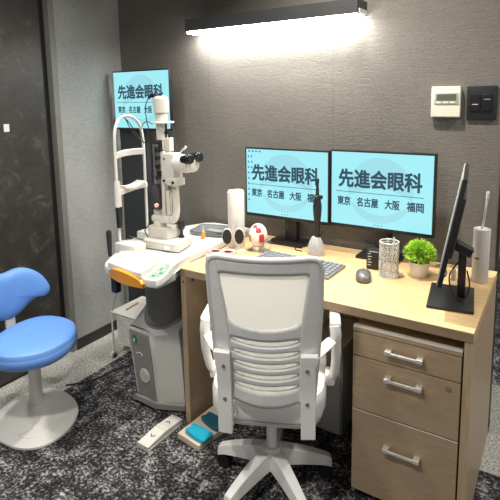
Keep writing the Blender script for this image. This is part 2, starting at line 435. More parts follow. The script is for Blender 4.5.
# ------------------------------------------------------------------ screens
def screen_content(par, w, h, z0, y, icons=False):
    """picture on a display: origin centre-bottom at z0, facing -Y, picture w x h"""
    X = lambda u: -w/2+u*w
    Z = lambda v: z0+(1-v)*h
    b = BM(); box2(b, (-w/2, y, z0), (w/2, y+.002, z0+h)); p = obj('picture', b, 'screen', par, smooth=False)
    b = BM(); n = 48                                              # pale round emblem
    cx, cz, R = X(.50), Z(.50), .44*h
    outer = [(cx+R*math.cos(2*PI*k/n), cz+R*math.sin(2*PI*k/n)) for k in range(n)]
    def flat(poly, yy):
        f = [b.verts.new((q[0], yy, q[1])) for q in poly]; g = [b.verts.new((q[0], yy-.0003, q[1])) for q in poly]
        b.faces.new(g)
        for k in range(len(f)): b.faces.new((f[k], f[(k+1)%len(f)], g[(k+1)%len(f)], g[k]))
    a0, a1 = math.radians(200), math.radians(340)                    # lower bowl
    low = [(cx+R*math.cos(a0+(a1-a0)*k/24), cz+R*math.sin(a0+(a1-a0)*k/24)) for k in range(25)]
    low += [(cx+R*(.94-1.88*k/16)*.98, cz-R*(.36+.40*math.sin(PI*k/16))) for k in range(17)]
    flat(low, y-.0002)
    a0, a1 = math.radians(-14), math.radians(194)
    top = [(cx+R*math.cos(a0+(a1-a0)*k/32), cz+R*math.sin(a0+(a1-a0)*k/32)) for k in range(33)]
    top += [(cx-R*.97+R*1.94*k/16, cz-R*(.22-.30*math.sin(PI*k/16))) for k in range(17)]
    flat(top, y-.0002)
    obj('emblem', b, 'screenmark', par, smooth=False)
    b = text_mesh('\u5148\u9032\u4f1a\u773c\u79d1', X(.075), X(.905), Z(.485), Z(.225), y-.0008, bold=.036)
    b2 = text_mesh('\u6771\u4eac', X(.065), X(.205), Z(.735), Z(.605), y-.0008, bold=.034)
    b3 = text_mesh('\u540d\u53e4\u5c4b', X(.27), X(.49), Z(.735), Z(.605), y-.0008, bold=.034)
    b4 = text_mesh('\u5927\u962a', X(.555), X(.70), Z(.735), Z(.605), y-.0008, bold=.034)
    b5 = text_mesh('\u798f\u5ca1', X(.765), X(.925), Z(.735), Z(.605), y-.0008, bold=.034)
    for q in (b2, b3, b4, b5):
        me = bpy.data.meshes.new('x'); q.to_mesh(me); b.from_mesh(me); bpy.data.meshes.remove(me); q.free()
    box2(b, (X(.05), y-.0012, Z(.546)), (X(.92), y-.0006, Z(.538)))
    obj('lettering', b, 'screentext', par, smooth=False)
    if icons:
        b = BM()
        for i in range(9):
            v = .10+i*.085
            box2(b, (X(.02), y-.001, Z(v+.03)), (X(.038), y-.0004, Z(v)))
            if i < 4: box2(b, (X(.062), y-.001, Z(v+.03)), (X(.08), y-.0004, Z(v)))
        for i in range(4): box2(b, (X(.03+i*.045), y-.001, Z(.045)), (X(.055+i*.045), y-.0004, Z(.02)))
        obj('desktop_icons', b, 'icon', par, smooth=False)
    b = BM()
    for i in range(3): box2(b, (X(.45+i*.035), y-.001, Z(.975)), (X(.465+i*.035), y-.0004, Z(.962)))
    obj('taskbar_icons', b, 'icon', par, smooth=False)

def monitor(label, cx, y, z0, z1, w, icons):
    t = thing('monitor', label, 'monitor', (cx, y+.09, .72), 0, 'monitors on the desk')
    zz0, zz1 = z0-.72, z1-.72
    b = BM(); box2(b, (-w/2, -.088, zz0), (w/2, -.058, zz1), bev=.003); c = obj('casing', b, 'black', t)
    box_ = BM(); box2(box_, (-.12,-.06,zz0+.07), (.12,-.03,zz1-.07), bev=.006); obj('rear_housing', box_, 'black', t)
    bz = .008
    screen_content(t, w-2*bz, zz1-zz0-2*bz-.008, zz0+bz+.008, -.0895, icons)
    b = BM(); box2(b, (-.032,-.035,.012), (.032,.0,zz0+.16), bev=.004); obj('stand_post', b, 'black', t)
    b = BM(); box2(b, (-.10,-.10,.0), (.09,.07,.012), bev=.004); obj('stand_base', b, 'black', t)
    return t
monitor('black monitor with blue lettered screen, left one of the desk pair with icons', .246, .5, .847, 1.192, .452, True)
monitor('black monitor with blue lettered screen behind the lattice cup and potted plant', .703, .5, .852, 1.200, .454, False)

# television on a dark column stand in the corner
t = thing('display_screen', 'black display with blue lettered screen on a tall stand behind the slit lamp', 'display', (-.676,.53,0))
b = BM(); box2(b, (-.218,-.03,1.260), (.218,-.008,1.597), bev=.003); obj('casing', b, 'black', t)
screen_content(t, .424, .318, 1.272, -.0315)
b = BM(); box2(b, (-.218,.0,.01), (-.0,.03,1.35), bev=.003); obj('stand_panel', b, 'tvboard', t)
b = BM(); box2(b, (-.16,-.01,1.30), (.14,.012,1.50), bev=.003); obj('bracket', b, 'black', t)
b = BM(); box2(b, (-.23,-.055,.0), (.12,.06,.012), bev=.003); obj('floor_plate', b, 'tvboard', t)

# side monitor seen edge-on
ang = math.atan2(.99, -.137)-PI/2      # local Y runs along the panel width
t = thing('monitor', 'dark monitor seen edge-on at the right end of the desk', 'monitor', (1.055,.225,.72), ang)
tilt = Matrix.Rotation(math.radians(10), 3, 'Y')
def tpart(name, a, b_, m, bev=.002):
    bb = BM(); box2(bb, a, b_, bev=bev); bmesh.ops.transform(bb, matrix=Matrix.Translation((-.040,.013,.109)) @ tilt.to_4x4(), verts=bb.verts)
    return obj(name, bb, m, t)
tpart('panel', (.0,-.193,.0), (.014,.193,.357), 'black')
tpart('screen', (-.0035,-.191,.002), (.0005,.191,.355), 'midgrey', .001)
tpart('rear_housing', (.013,-.10,.07), (.026,.13,.28), 'darkgrey', .005)
b = BM(); box2(b, (.016,.0,.011), (.042,.042,.19), bev=.004); obj('stand_post', b, 'black', t)
b = BM(); box(b, (.030,.021,.185), (.062,.046,.030), rot=Matrix.Rotation(.45,3,'Y'), bev=.004); obj('hinge', b, 'black', t)
b = BM(); box2(b, (-.076,-.102,0), (.072,.122,.011), bev=.003); obj('stand_base', b, 'black', t)
b = BM(); tube(b, curve_pts([(.02,-.004,.15),(-.01,-.01,.09),(.005,-.02,.03),(.04,-.02,.018),(.055,.0,.06),(.045,.012,.11)]), .0025, 8); obj('cable', b, 'rubber', t)
b = BM(); box2(b, (-.004,-.012,.075), (.010,.004,.115), bev=.002); obj('plug', b, 'lightgrey', t)

# ------------------------------------------------------------------ desk
t = thing('desk', 'light oak panel desk with a wide pale top', 'desk', (.58,.3,0))
b = BM(); box2(b, (0,0,.687), (1.160,.613,.72), bev=.0015); obj('desktop', b, 'oak', t, world=True, smooth=False)
b = BM(); box2(b, (0.0,-.0012,.688), (1.160,.0004,.7185)); obj('edge_band', b, 'edge', t, world=True, smooth=False)
b = BM(); box2(b, (.003,.004,0), (.030,.60,.687)); obj('side_panel', b, 'side', t, world=True, smooth=False)
b = BM(); box2(b, (1.1345,.003,0), (1.159,.610,.687)); obj('side_panel', b, 'side', t, world=True, smooth=False)
b = BM(); box2(b, (.030,.56,.25), (1.134,.578,.687)); obj('modesty_panel', b, 'side', t, world=True, smooth=False)
b = BM(); cyl(b, (.018,.0,.66), (.018,.0045,.66), .0035); obj('screw_cap', b, 'darkgrey', t, world=True)
b = BM(); cyl(b, (.0315,.05,.655), (.0295,.05,.655), .006); obj('screw_cap', b, 'darkgrey', t, world=True)
for x in (.84,1.0):
    b = BM(); cyl(b, (x,.585,.7195), (x,.585,.7215), .02); obj('grommet', b, 'edge', t, world=True)

t = thing('drawer_cabinet', 'wooden three-drawer cabinet with chrome handles under the desk', 'cabinet', (.957,.25,0))
b = BM(); box2(b, (.781,.022,.03), (1.128,.50,.650)); obj('body', b, 'front', t, world=True, smooth=False)
b = BM(); box2(b, (.779,.004,.6335),(1.130,.022,.647)); tr = obj('top_rail', b, 'front', t, world=True, smooth=False)
b = BM(); box2(b, (.779,.003,.647), (1.130,.022,.6505)); obj('highlight_strip', b, 'pot', tr, world=True, smooth=False)  # pale strip paints the highlight along the cabinet's top edge
zs = [(.5475,.630),(.3475,.5435),(.03,.3435)]
hz = [.592,.494,.238]
for (z0,z1), hzv in zip(zs, hz):
    b = BM(); box2(b, (.780,.002,z0), (1.129,.021,z1), bev=.001); d = obj('drawer', b, 'front', t, world=True, smooth=False)
    b = BM()
    box2(b, (.897,-.022,hzv-.005), (1.015,-.014,hzv+.004), bev=.0015)
    for x in (.905,1.007): box2(b, (x-.010,-.023,hzv-.006), (x+.010,.003,hzv+.007), bev=.0015)
    obj('handle', b, 'chrome', d, world=True, smooth=False)
    if z1 < .4: b = BM(); box2(b, (.780,.0005,z1-.0022), (1.129,.003,z1)); obj('highlight_strip', b, 'pot', d, world=True, smooth=False)  # painted highlight on the upper edge of the bottom drawer
    if z1 > .54 and z0 < .4:
        b = BM(); cyl(b, (1.094,-.003,.519), (1.094,.003,.519), .008); k = obj('lock', b, 'brass', d, world=True)
for x in (.80,1.11):
    for y in (.06,.46):
        b = BM(); cyl(b, (x,y-.008,.016), (x,y+.008,.016), .016, 16); obj('caster', b, 'rubber', t, world=True)

# computer tower under the desk
t = thing('computer_tower', 'grey computer tower standing under the desk behind the white chair', 'computer', (.60,.40,0))
b = BM(); box2(b, (.475,.262,.012), (.640,.54,.405), bev=.004); obj('case', b, 'midgrey', t, world=True)
b = BM(); box2(b, (.480,.252,.016), (.634,.264,.400), bev=.004); obj('front_panel', b, 'lightgrey', t, world=True)
b = BM(); cyl(b, (.61,.250,.37), (.61,.253,.37), .007); obj('power_button', b, 'darkgrey', t, world=True)
for y in (.29,.51):
    b = BM(); box2(b, (.49,y-.01,0), (.625,y+.01,.014)); obj('foot', b, 'rubber', t, world=True, smooth=False)

# ------------------------------------------------------------------ things on the desk
# keyboard
ka = math.radians(22)
t = thing('keyboard', 'slim grey keyboard with dark keys behind the white chair back', 'keyboard', (.418,.272,.72), -.03)
KW, KD = .385, .170
b = BM(); poly_prism(b, [(-KW/2,-KD/2),(KW/2,-KD/2),(KW/2,KD/2),(-KW/2,KD/2)], 0, .012, .003); obj('body', b, 'kbd', t)
nkeys = 0
for r in range(6):
    x = -KW/2+.008; widths = [1]*18
    if r == 4: widths = [1.4,1.2,1.2,1.2,4.2,1.2,1.2,1,1,1,1,1,1.4]
    if r == 5: widths = [1.2]*15
    u = (KW-.016)/sum(widths)
    b = BM()
    for wv in widths:
        box(b, (x+u*wv/2, KD/2-.018-r*.0262, .0145), (u*wv-.004, .021, .005), bev=.001, seg=1); x += u*wv
    obj('key_row', b, 'keys', t, smooth=False)

# mouse
t = thing('computer_mouse', 'dark grey computer mouse on the desk beside the silver lattice cup', 'mouse', (.722,.262,.72), .35)
ol = smooth_outline([(0,.05),(.026,.038),(.031,0),(.026,-.038),(0,-.052),(-.026,-.038),(-.031,0),(-.026,.038)], 4)
b = BM(); pad(b, ol, [(.85,0),(1,.006),(1,.013),(.9,.024),(.7,.031),(.4,.036),(0,.037)]); obj('shell', b, 'mouse', t)
b = BM(); cyl(b, (-.003,.024,.0325), (.003,.024,.0325), .006, 14); obj('scroll_wheel', b, 'black', t)

# lattice cup
t = thing('lattice_cup', 'silvery white openwork lattice cup holding odds and ends', 'cup', (.796,.345,.72))
b = BM(); R, Hh, na, nz = .0365, .142, 20, 13
grid = []
for j in range(nz+1):
    row = []
    for i in range(na):
        a = 2*PI*(i+(j%2)*.5)/na; jx = random.uniform(-.06,.06) if 0 < j < nz else 0; jz = random.uniform(-.0022,.0022) if 0 < j < nz else 0
        row.append(b.verts.new((R*math.cos(a+jx), R*math.sin(a+jx), j*Hh/nz+jz)))
    grid.append(row)
for j in range(nz):
    for i in range(na):
        i2 = (i+1)%na
        if j%2 == 0: b.faces.new((grid[j][i], grid[j][i2], grid[j+1][i])); b.faces.new((grid[j][i2], grid[j+1][i2], grid[j+1][i]))
        else: b.faces.new((grid[j][i], grid[j][i2], grid[j+1][i2])); b.faces.new((grid[j][i], grid[j+1][i2], grid[j+1][i]))
fs = list(b.faces); random.shuffle(fs)
bmesh.ops.dissolve_edges(b, edges=[e for e in random.sample(list(b.edges), int(len(b.edges)*.22)) if len(e.link_faces) == 2], use_verts=False)
o = obj('lattice_wall', b, 'silver', t); md = o.modifiers.new('wire', 'WIREFRAME'); md.thickness = .0044; md.use_even_offset = False
for zz in (.002, Hh):
    b = BM(); tube(b, [(R*math.cos(a), R*math.sin(a), zz) for a in [2*PI*k/36 for k in range(37)]], .0026, 8, caps=False); obj('rim', b, 'silver', t)
b = BM(); cyl(b, (0,0,.0), (0,0,.004), R-.001, 28); obj('bottom', b, 'silver', t)
b = BM(); tube(b, [(.01,.0,.02),(.018,.004,.158)], .0035, 8)
single('pen', b, 'lightgrey', 'pale pen tip at the right side of the silver lattice cup', 'pen', (0,0,0)).location = (.796,.345,.722)
b = BM(); tube(b, [(-.006,.008,.02),(-.012,.012,.150)], .003, 8)
single('pen', b, 'lightgrey', 'pale pen tip at the left side of the silver lattice cup', 'pen', (0,0,0)).location = (.796,.345,.722)

# charging cradle behind the cup
t = thing('charging_cradle', 'small black box with pale marks in front of the right monitor post', 'charger', (.722,.398,.72), .1)
b = BM(); box2(b, (-.032,-.014,0), (.028,.026,.085), bev=.003); obj('body', b, 'black', t)
for k in range(5):
    b = BM(); box2(b, (-.026,-.0155,.018+k*.012), (-.014+.004*(k%2),-.0135,.021+k*.012)); obj('label_mark', b, 'lightgrey', t, smooth=False)
b = BM(); box2(b, (-.02,-.0155,.076), (.016,-.0135,.079)); obj('label_mark', b, 'lightgrey', t, smooth=False)

# potted plant
t = thing('potted_plant', 'round bright green leafy plant in a small white pot', 'plant', (.900,.405,.72))
b = BM(); lathe(b, [(0,0),(.027,0),(.029,.003),(.040,.058),(.041,.062),(.037,.062),(.035,.050),(0,.050)]); obj('pot', b, 'pot', t)
b = BM(); lathe(b, [(0,.046),(.035,.046),(.03,.054),(0,.056)]); obj('soil', b, 'soil', t)
def leaves(cnt, rmin, rmax, seed, wd):
    random.seed(seed); b = BM()
    for i in range(cnt):
        th = random.uniform(0,2*PI); ph = math.acos(random.uniform(-.42,1))
        d = Vector((math.sin(ph)*math.cos(th), math.sin(ph)*math.sin(th), math.cos(ph)))
        base = Vector((0,0,.092))+d*random.uniform(.012,.035)*Vector((1,1,1)).length/1.7
        L_ = random.uniform(rmin, rmax)
        tip = Vector((0,0,.092))+Vector((d.x,d.y,d.z*.93))*L_
        dd = (tip-base); s = dd.cross(Vector((random.uniform(-1,1),random.uniform(-1,1),random.uniform(-1,1)))).normalized()*wd*random.uniform(.7,1.3)
        k = s.cross(dd).normalized()*wd*.35
        m1 = base+dd*.55
        v = [b.verts.new(base), b.verts.new(m1+s), b.verts.new(tip), b.verts.new(m1-s), b.verts.new(m1+k), b.verts.new(m1-k)]
        for q in ((0,1,4),(1,2,4),(2,3,4),(3,0,4),(1,0,5),(2,1,5),(3,2,5),(0,3,5)): b.faces.new([v[z] for z in q])
    return b
obj('foliage', leaves(1700, .044, .070, 3, .0042), 'leaf', t, smooth=False)
obj('inner_foliage', leaves(500, .025, .048, 4, .005), 'leafdark', t, smooth=False)
random.seed(11)

# white wand charger at right end
t = thing('white_tube_device', 'tall matte white tube device with a thin stick, at the desk end', 'device', (1.113,.463,.72))
b = BM(); lathe(b, [(0,0),(.029,0),(.030,.002),(.031,.205),(.030,.209),(.026,.211),(.024,.207),(0,.207)], n=32, sx=.98, sy=1.0); obj('body', b, 'humid', t)
b = BM(); tube(b, [(-.001,0,.206),(.004,0,.24),(.012,0,.325)], [.0045,.004,.0045], 10); tube(b, [(.012,0,.325),(.0138,0,.352)], .0058, 10); obj('stick', b, 'humid', t)
b = BM()
for k in range(3):
    a = -2.05+k*.17
    lathe(b, [(0,-.001),(.0030,-.001),(.0030,.001),(0,.001)], c=(.0308*math.cos(a), .0312*math.sin(a), .098), axis=(math.cos(a),math.sin(a),0), n=10)
obj('small_marks', b, 'darkgrey', t)

# penlight / otoscope handle in holder
t = thing('examination_light', 'black handheld examination light standing upright in a grey holder', 'instrument', (.43,.452,.72))
b = BM(); lathe(b, [(0,0),(.040,0),(.041,.003),(.037,.040),(.030,.062),(.019,.082),(.014,.084),(0,.080)], n=8, sx=1.05, sy=.9); obj('holder', b, 'stand', t, label='grey faceted holder')
b = BM(); lathe(b, [(0,.060),(.0115,.060),(.0125,.075),(.0125,.13),(.014,.15),(.0185,.19),(.0200,.22),(.0190,.235),(.0140,.262),(.0185,.268),(.0185,.272),(.0085,.276),(.0070,.30),(.0062,.325),(.0070,.33),(.0080,.345),(.0060,.350),(0,.350)], c=(.006,0,0), n=24); obj('handle', b, 'black', t)
b = BM(); lathe(b, [(0,-.003),(.0095,-.003),(.0095,.003),(0,.003)], c=(.024,.0,.268), axis=(1,-.3,0), n=14); obj('dial', b, 'black', t)

# left part: marbled cylinder, cover paddles, glasses, eye model, tray
t = thing('marbled_canister', 'tall white marbled cylinder standing on the desk beside the instrument table', 'canister', (.047,.372,.72))
b = BM(); lathe(b, [(0,0),(.038,0),(.040,.003),(.0405,.268),(.039,.272),(0,.273)], n=36); obj('body', b, 'cylinder', t)
b = BM(); lathe(b, [(0,.272),(.037,.272),(.037,.277),(0,.278)], n=36); obj('lid', b, 'pot', t)

t = thing('occluder_stand', 'pair of black oval eye occluders with white rims on one stand', 'occluder', (.082,.292,.72), .55)
b = BM(); poly_prism(b, smooth_outline([(-.045,-.018),(.045,-.018),(.045,.018),(-.045,.018)],4), 0, .008, .002); obj('stand_base', b, 'white', t)
for s in (-1,1):
    ov = smooth_outline([(s*.0285+.022*math.cos(a), .074+.037*math.sin(a)) for a in [2*PI*k/12 for k in range(12)]], 3)
    b = BM(); pad(b, ov, [(0,.0),(1.0,.0),(1.07,.003),(1.07,.009),(0,.009)], fn=lambda x,y,z: (x, z, y)); o_ = obj('occluder_rim', b, 'white', t)
    b = BM(); pad(b, ov, [(0,-.0035),(.93,-.0035),(.98,.0),(.98,.002),(0,.002)], fn=lambda x,y,z: (x, z, y)); obj('occluder_disc', b, 'rubber', o_, label='matt black disc')
    b = BM(); box2(b, (s*.0285-.004,.002,.006), (s*.0285+.004,.007,.045)); obj('stem', b, 'white', t, smooth=False)

t = thing('trial_glasses', 'trial spectacles with round dark red lenses lying on the desk', 'glasses', (.076,.208,.72), .35)
for s in (-1,1):
    b = BM(); cx = s*.031
    tube(b, [(cx+.0235*math.cos(a), .021*math.sin(a), .024) for a in [2*PI*k/28 for k in range(29)]], .0030, 8, caps=False); o_ = obj('rim', b, 'pink', t)
    b = BM(); lathe(b, [(0,0),(.021,0),(.021,.003),(0,.003)], c=(cx,0,.0225), sx=1, sy=.9); obj('lens', b, 'lens', o_)
    b = BM(); tube(b, curve_pts([(s*.054,.0,.024),(s*.058,.03,.022),(s*.050,.07,.006)]), .0022, 8); obj('temple', b, 'chrome', t)
b = BM(); tube(b, [(-.008,0,.025),(.0,.004,.028),(.008,0,.025)], .0028, 8); obj('bridge', b, 'chrome', t)
for s in (-1,1):
    b = BM(); cyl(b, (s*.031,-.006,0), (s*.031,-.006,.021), .003, 8); obj('nose_pad', b, 'brass', t)

t = thing('eye_model', 'white anatomical eyeball model with red muscle patches on a clear stand', 'model', (.168,.374,.72))
t.scale = (1.1,1.1,1.1)
C0 = Vector((0,0,.066))
def sph(bm, c, r, n=24, m=16, sz=1.0, sel=None):
    lathe(bm, [(r*math.sin(PI*k/m), -r*math.cos(PI*k/m)*sz) for k in range(m+1)], c=c, n=n); return bm
b = BM(); sph(b, C0, .040, 28, 18, 1.28); obj('eyeball', b, 'eyewhite', t)
def patch(name, a, zc, da, dz, m, off=1.02):
    b = BM(); gr = []
    for j in range(7):
        row = []
        for i in range(7):
            u, v = i/6*2-1, j/6*2-1
            lat = math.asin(max(-.99, min(.99, (zc+v*dz*(1-.25*u*u))/.0512))); A = a+u*da
            row.append(b.verts.new((.040*off*math.cos(lat)*math.cos(A), .040*off*math.cos(lat)*math.sin(A), .066+.0512*off*math.sin(lat))))
        gr.append(row)
    for j in range(6):
        for i in range(6): b.faces.new((gr[j][i], gr[j][i+1], gr[j+1][i+1], gr[j+1][i]))
    o = obj(name, b, m, t); md = o.modifiers.new('s', 'SOLIDIFY'); md.thickness = .002
patch('muscle_patch', -.62, -.005, .30, .020, 'red'); patch('muscle_patch', -.95, .030, .35, .010, 'red')
patch('iris_patch', -2.1, -.008, .22, .016, 'iris')
patch('muscle_patch', -1.6, .043, .5, .005, 'red')
b = BM(); lathe(b, [(.020,0),(.022,0),(.022,.020),(.020,.020)], n=24); 
for k in range(4): a = k*PI/2+.6; cyl(b, (.021*math.cos(a),.021*math.sin(a),0), (.024*math.cos(a),.024*math.sin(a),.024), .002, 8)
obj('ring_foot', b, 'chrome', t)
b = BM(); poly_prism(b, [(-.04,-.03),(.045,-.03),(.045,.03),(-.04,.03)], 0, .003); box2(b, (.042,-.03,.003),(.045,.03,.055)); obj('clear_stand', b, 'acrylic', t, smooth=False)

# tray on the instrument table
TZ = .75
t = thing('clear_tray', 'smoky clear shallow tray on the white instrument table', 'tray', (-.135,.425,TZ), .18)
ol = smooth_outline([(-.085,-.07),(.085,-.07),(.095,0),(.085,.075),(-.085,.075),(-.095,0)], 4)
b = BM(); pad(b, ol, [(0,0),(.9,0),(1,.004),(1.05,.018),(1.0,.019),(.94,.006),(0,.005)]); obj('tray_body', b, 'trayclear', t)
b = BM(); pts = [(p[0]*1.03,p[1]*1.03,.0185) for p in ol]; tube(b, pts+[pts[0]], .0022, 6, caps=False); obj('tray_rim', b, 'darkgrey', t)
b = BM(); box2(b, (-.045,-.02,.0), (.05,.02,.008), bev=.002); single('flat_case', b, 'midgrey', 'flat grey case lying inside the smoky clear tray', 'case', (0,0,0)).location = (-.125,.43,TZ+.0065)
t = thing('small_figure', 'tiny orange and white figure standing at the tray edge', 'figurine', (-.115,.318,TZ))
b = BM(); lathe(b, [(0,0),(.008,0),(.009,.010),(.006,.018),(.010,.024),(.008,.034),(0,.038)], n=14); obj('body', b, 'orange', t)
b = BM()
for s in (-1,1): tube(b, [(s*.004,0,.018),(s*.014,-.002,.014)], .003, 8)
tube(b, [(0,0,.036),(0,0,.048)], [.005,.003], 8); obj('limbs', b, 'pink', t)

# ------------------------------------------------------------------ instrument table
t = thing('instrument_table', 'white motorised instrument table with grey bellows column and orange front trim', 'table', (-.17,.08,0))
out = [(-.004,.600),(-.004,.08),(.004,-.02),(.028,-.075),(.055,-.135),(.072,-.185),(.068,-.215),(.045,-.226),(-.05,-.224),(-.19,-.215),(-.235,-.20),(-.268,-.168),(-.325,-.06),(-.375,.02),(-.43,.12),(-.432,.23),(-.385,.36),(-.34,.48),(-.30,.575),(-.25,.600)]
b = BM(); poly_prism(b, out, .716, TZ, .008); obj('tabletop', b, 'white', t, world=True)
b = BM(); poly_prism(b, [(-.198,-.212),(-.02,-.238),(.012,-.236),(-.005,-.17),(-.045,-.06),(-.225,-.045),(-.262,-.085),(-.235,-.165)], TZ-.002, .775, .005); hr = obj('hand_rest', b, 'white', t, world=True)
b = BM(); n = 20; fr = []
for k in range(n+1):
    u = k/n; x = -.200+.222*u+.0; y = -.212-.030*u-.020*math.sin(PI*u)
    zt = .7300+.036*math.sin(PI*u)**.55; fr.append((x, y, zt))
a_ = [b.verts.new((x, y, z)) for x, y, z in fr]; c_ = [b.verts.new((x, y+.004, .714)) for x, y, z in fr]
a2 = [b.verts.new((x, y+.02, z)) for x, y, z in fr]; c2 = [b.verts.new((x, y+.02, .714)) for x, y, z in fr]
for k in range(n):
    b.faces.new((a_[k],a_[k+1],c_[k+1],c_[k])); b.faces.new((a2[k],a2[k+1],c2[k+1],c2[k])); b.faces.new((a_[k],a_[k+1],a2[k+1],a2[k])); b.faces.new((c_[k],c_[k+1],c2[k+1],c2[k]))
obj('front_trim', b, 'orange', hr, world=True, label='orange curved front trim')
lf = smooth_outline([(.040,-.212),(.056,-.185),(.042,-.125),(.010,-.065),(-.022,-.050),(-.020,-.09),(.004,-.16),(.022,-.212)], 4)
M['panelgreen'] = mat('control_panel_pale', (.24,.36,.28), .35)
b = BM(); pad(b, lf, [(0,TZ),(1,TZ),(.97,TZ+.0025),(0,TZ+.0025)]); cp = obj('control_panel', b, 'panelgreen', t, world=True)
for q, (x, y) in enumerate([(.034,-.19),(.022,-.155),(.012,-.12),(-.004,-.09),(.040,-.155),(.027,-.125)]):
    b = BM(); lathe(b, [(0,0),(.007,0),(.006,.002),(0,.0022)], c=(x,y,TZ+.0024), n=14); obj('button', b, 'green' if q%2 == 0 else 'white', cp, world=True)
b = BM(); box2(b, (-.30,-.12,.674), (-.012,.30,.716), bev=.004); obj('underframe', b, 'midgrey', t, world=True)
b = BM(); box2(b, (-.12,-.165,.684), (.025,-.05,.716), bev=.006); obj('switch_housing', b, 'midgrey', t, world=True)
# bellows
prof = []; nr = 19
for k in range(nr):
    z0 = .37+(.686-.37)*k/nr; dz = (.686-.37)/nr
    prof += [(.091,z0),(.111,z0+dz*.5)]
prof += [(.098,.688)]
b = BM(); lathe(b, [(0,.36),(.096,.365)]+prof+[(0,.69)], c=(-.157,.112,0), n=40, sx=.98, sy=1.1); obj('bellows', b, 'bellows', t, world=True)
# housing: footprint tapers upwards outward
def loft(bm, loops):
    R_ = [[bm.verts.new(p) for p in lp] for lp in loops]
    for a, c in zip(R_, R_[1:]):
        for k in range(len(a)): bm.faces.new((a[k], a[(k+1)%len(a)], c[(k+1)%len(a)], c[k]))
    bm.faces.new(R_[0][::-1]); bm.faces.new(R_[-1]); return bm
def ring(x0,x1,y0,y1,z,ch,slope=0):
    pts = [(x0+ch*.3,y0),(x0+(x1-x0)*.50,y0-.006),(x0+(x1-x0)*.53,y0-.004),(x1-.01,y0+ch*1.5),(x1,y0+ch*1.5+.02),(x1,y1-ch),(x1-ch,y1),(x0+ch,y1),(x0,y1-ch),(x0,y0+ch*.3)]
    return [(p[0],p[1],z+slope*max(0,p[1]-y0-.01)) for p in smooth_outline(pts, 4)]
b = BM(); loft(b, [ring(-.285,-.045,.005,.235,.045,.03), ring(-.292,-.038,-.012,.24,.25,.03), ring(-.298,-.034,-.03,.245,.385,.03,.62), ring(-.288,-.044,-.020,.238,.400,.03,.62)]); hs = obj('column_housing', b, 'white', t, world=True)
def quadplate(pts, th, nrm_):
    bb = BM(); nv = Vector(nrm_).normalized()*th
    a = [bb.verts.new(p) for p in pts]; c = [bb.verts.new(Vector(p)+nv) for p in pts]
    bb.faces.new(a); bb.faces.new(c[::-1])
    for k in range(len(pts)): bb.faces.new((a[k], a[(k+1)%len(pts)], c[(k+1)%len(pts)], c[k]))
    return bb
b = quadplate([(-.279,.003,.046),(-.165,-.0015,.046),(-.166,-.020,.25),(-.166,-.0385,.383),(-.283,-.0365,.390),(-.286,-.0155,.25)], .006, (0,-1,-.08)); obj('front_cover', b, 'covergrey', t, world=True, bev=.002, smooth=False, label='grey front cover')
b = BM(); lathe(b, [(.112,-.012),(.122,-.006),(.122,.004),(.116,.008),(.108,.004)], c=(0,0,0), n=40, sx=.95, sy=1.12); bmesh.ops.transform(b, matrix=Matrix.Translation((-.162,.104,.477)) @ Matrix.Rotation(math.atan(.62),4,'X'), verts=b.verts); obj('collar', b, 'covergrey', t, world=True)
b = BM(); box2(b, (-.262,-.044,.330), (-.240,-.034,.366), bev=.003); ps = obj('switch_plate', b, 'green', t, world=True, label='green power switch')
b = BM(); box(b, (-.248,-.045,.344), (.010,.006,.016), bev=.002); obj('rocker', b, 'lightgrey', ps, world=True)
b = BM(); ov = smooth_outline([(-.235+.020*math.cos(a),.272+.009*math.sin(a)) for a in [2*PI*k/12 for k in range(12)]],2)
pad(b, ov, [(0,-.0285),(1,-.0285),(1.05,-.024),(0,-.022)], fn=lambda x,y,z: (x,z-.003,y)); bd = obj('badge', b, 'paper', t, world=True, label='small white oval badge')
b = BM()
for k in range(4): box2(b, (-.248+k*.0068,-.0335,.2685), (-.2435+k*.0068,-.0312,.2755))
obj('badge_mark', b, 'ink', bd, world=True, smooth=False)
b = BM(); lathe(b, [(0,.0045),(.020,.0045),(.028,.006),(.032,.001),(.032,-.006),(0,-.006)], c=(-.218,-.0165,.165), axis=(0,-1,-.05), n=28, sx=.95, sy=1.15); obj('round_recess', b, 'white', t, world=True)
b = BM(); lathe(b, [(0,0),(.021,0),(.021,.002),(0,.002)], c=(-.2185,-.0214,.166), axis=(0,-1,-.05), n=24, sx=.9, sy=1.0); obj('recess_cup', b, 'lightgrey', t, world=True)
b = BM(); loft(b, [ring(-.300,-.036,-.008,.245,.012,.03), ring(-.300,-.036,-.008,.245,.038,.03), ring(-.288,-.044,.003,.236,.047,.03)]); obj('base_skirt', b, 'covergrey', t, world=True)
for x, y in ((-.285,.03),(-.06,.07),(-.28,.21),(-.06,.21)):
    b = BM(); cyl(b, (x-.008,y,.013), (x+.008,y,.013), .013, 14); obj('caster', b, 'chrome', t, world=True)
b = BM(); box2(b, (-.320,-.098,.578), (-.288,-.068,.650), bev=.003); box2(b, (-.312,-.092,.648),(-.296,-.074,.718)); obj('hanging_plug_box', b, 'black', t, world=True)
b = BM(); tube(b, curve_pts([(-.304,-.083,.580),(-.320,-.075,.555),(-.40,-.01,.497),(-.52,.085,.413),(-.66,.20,.315),(-.69,.222,.280)]), .0028, 8); obj('cable', b, 'lightgrey', t, world=True)

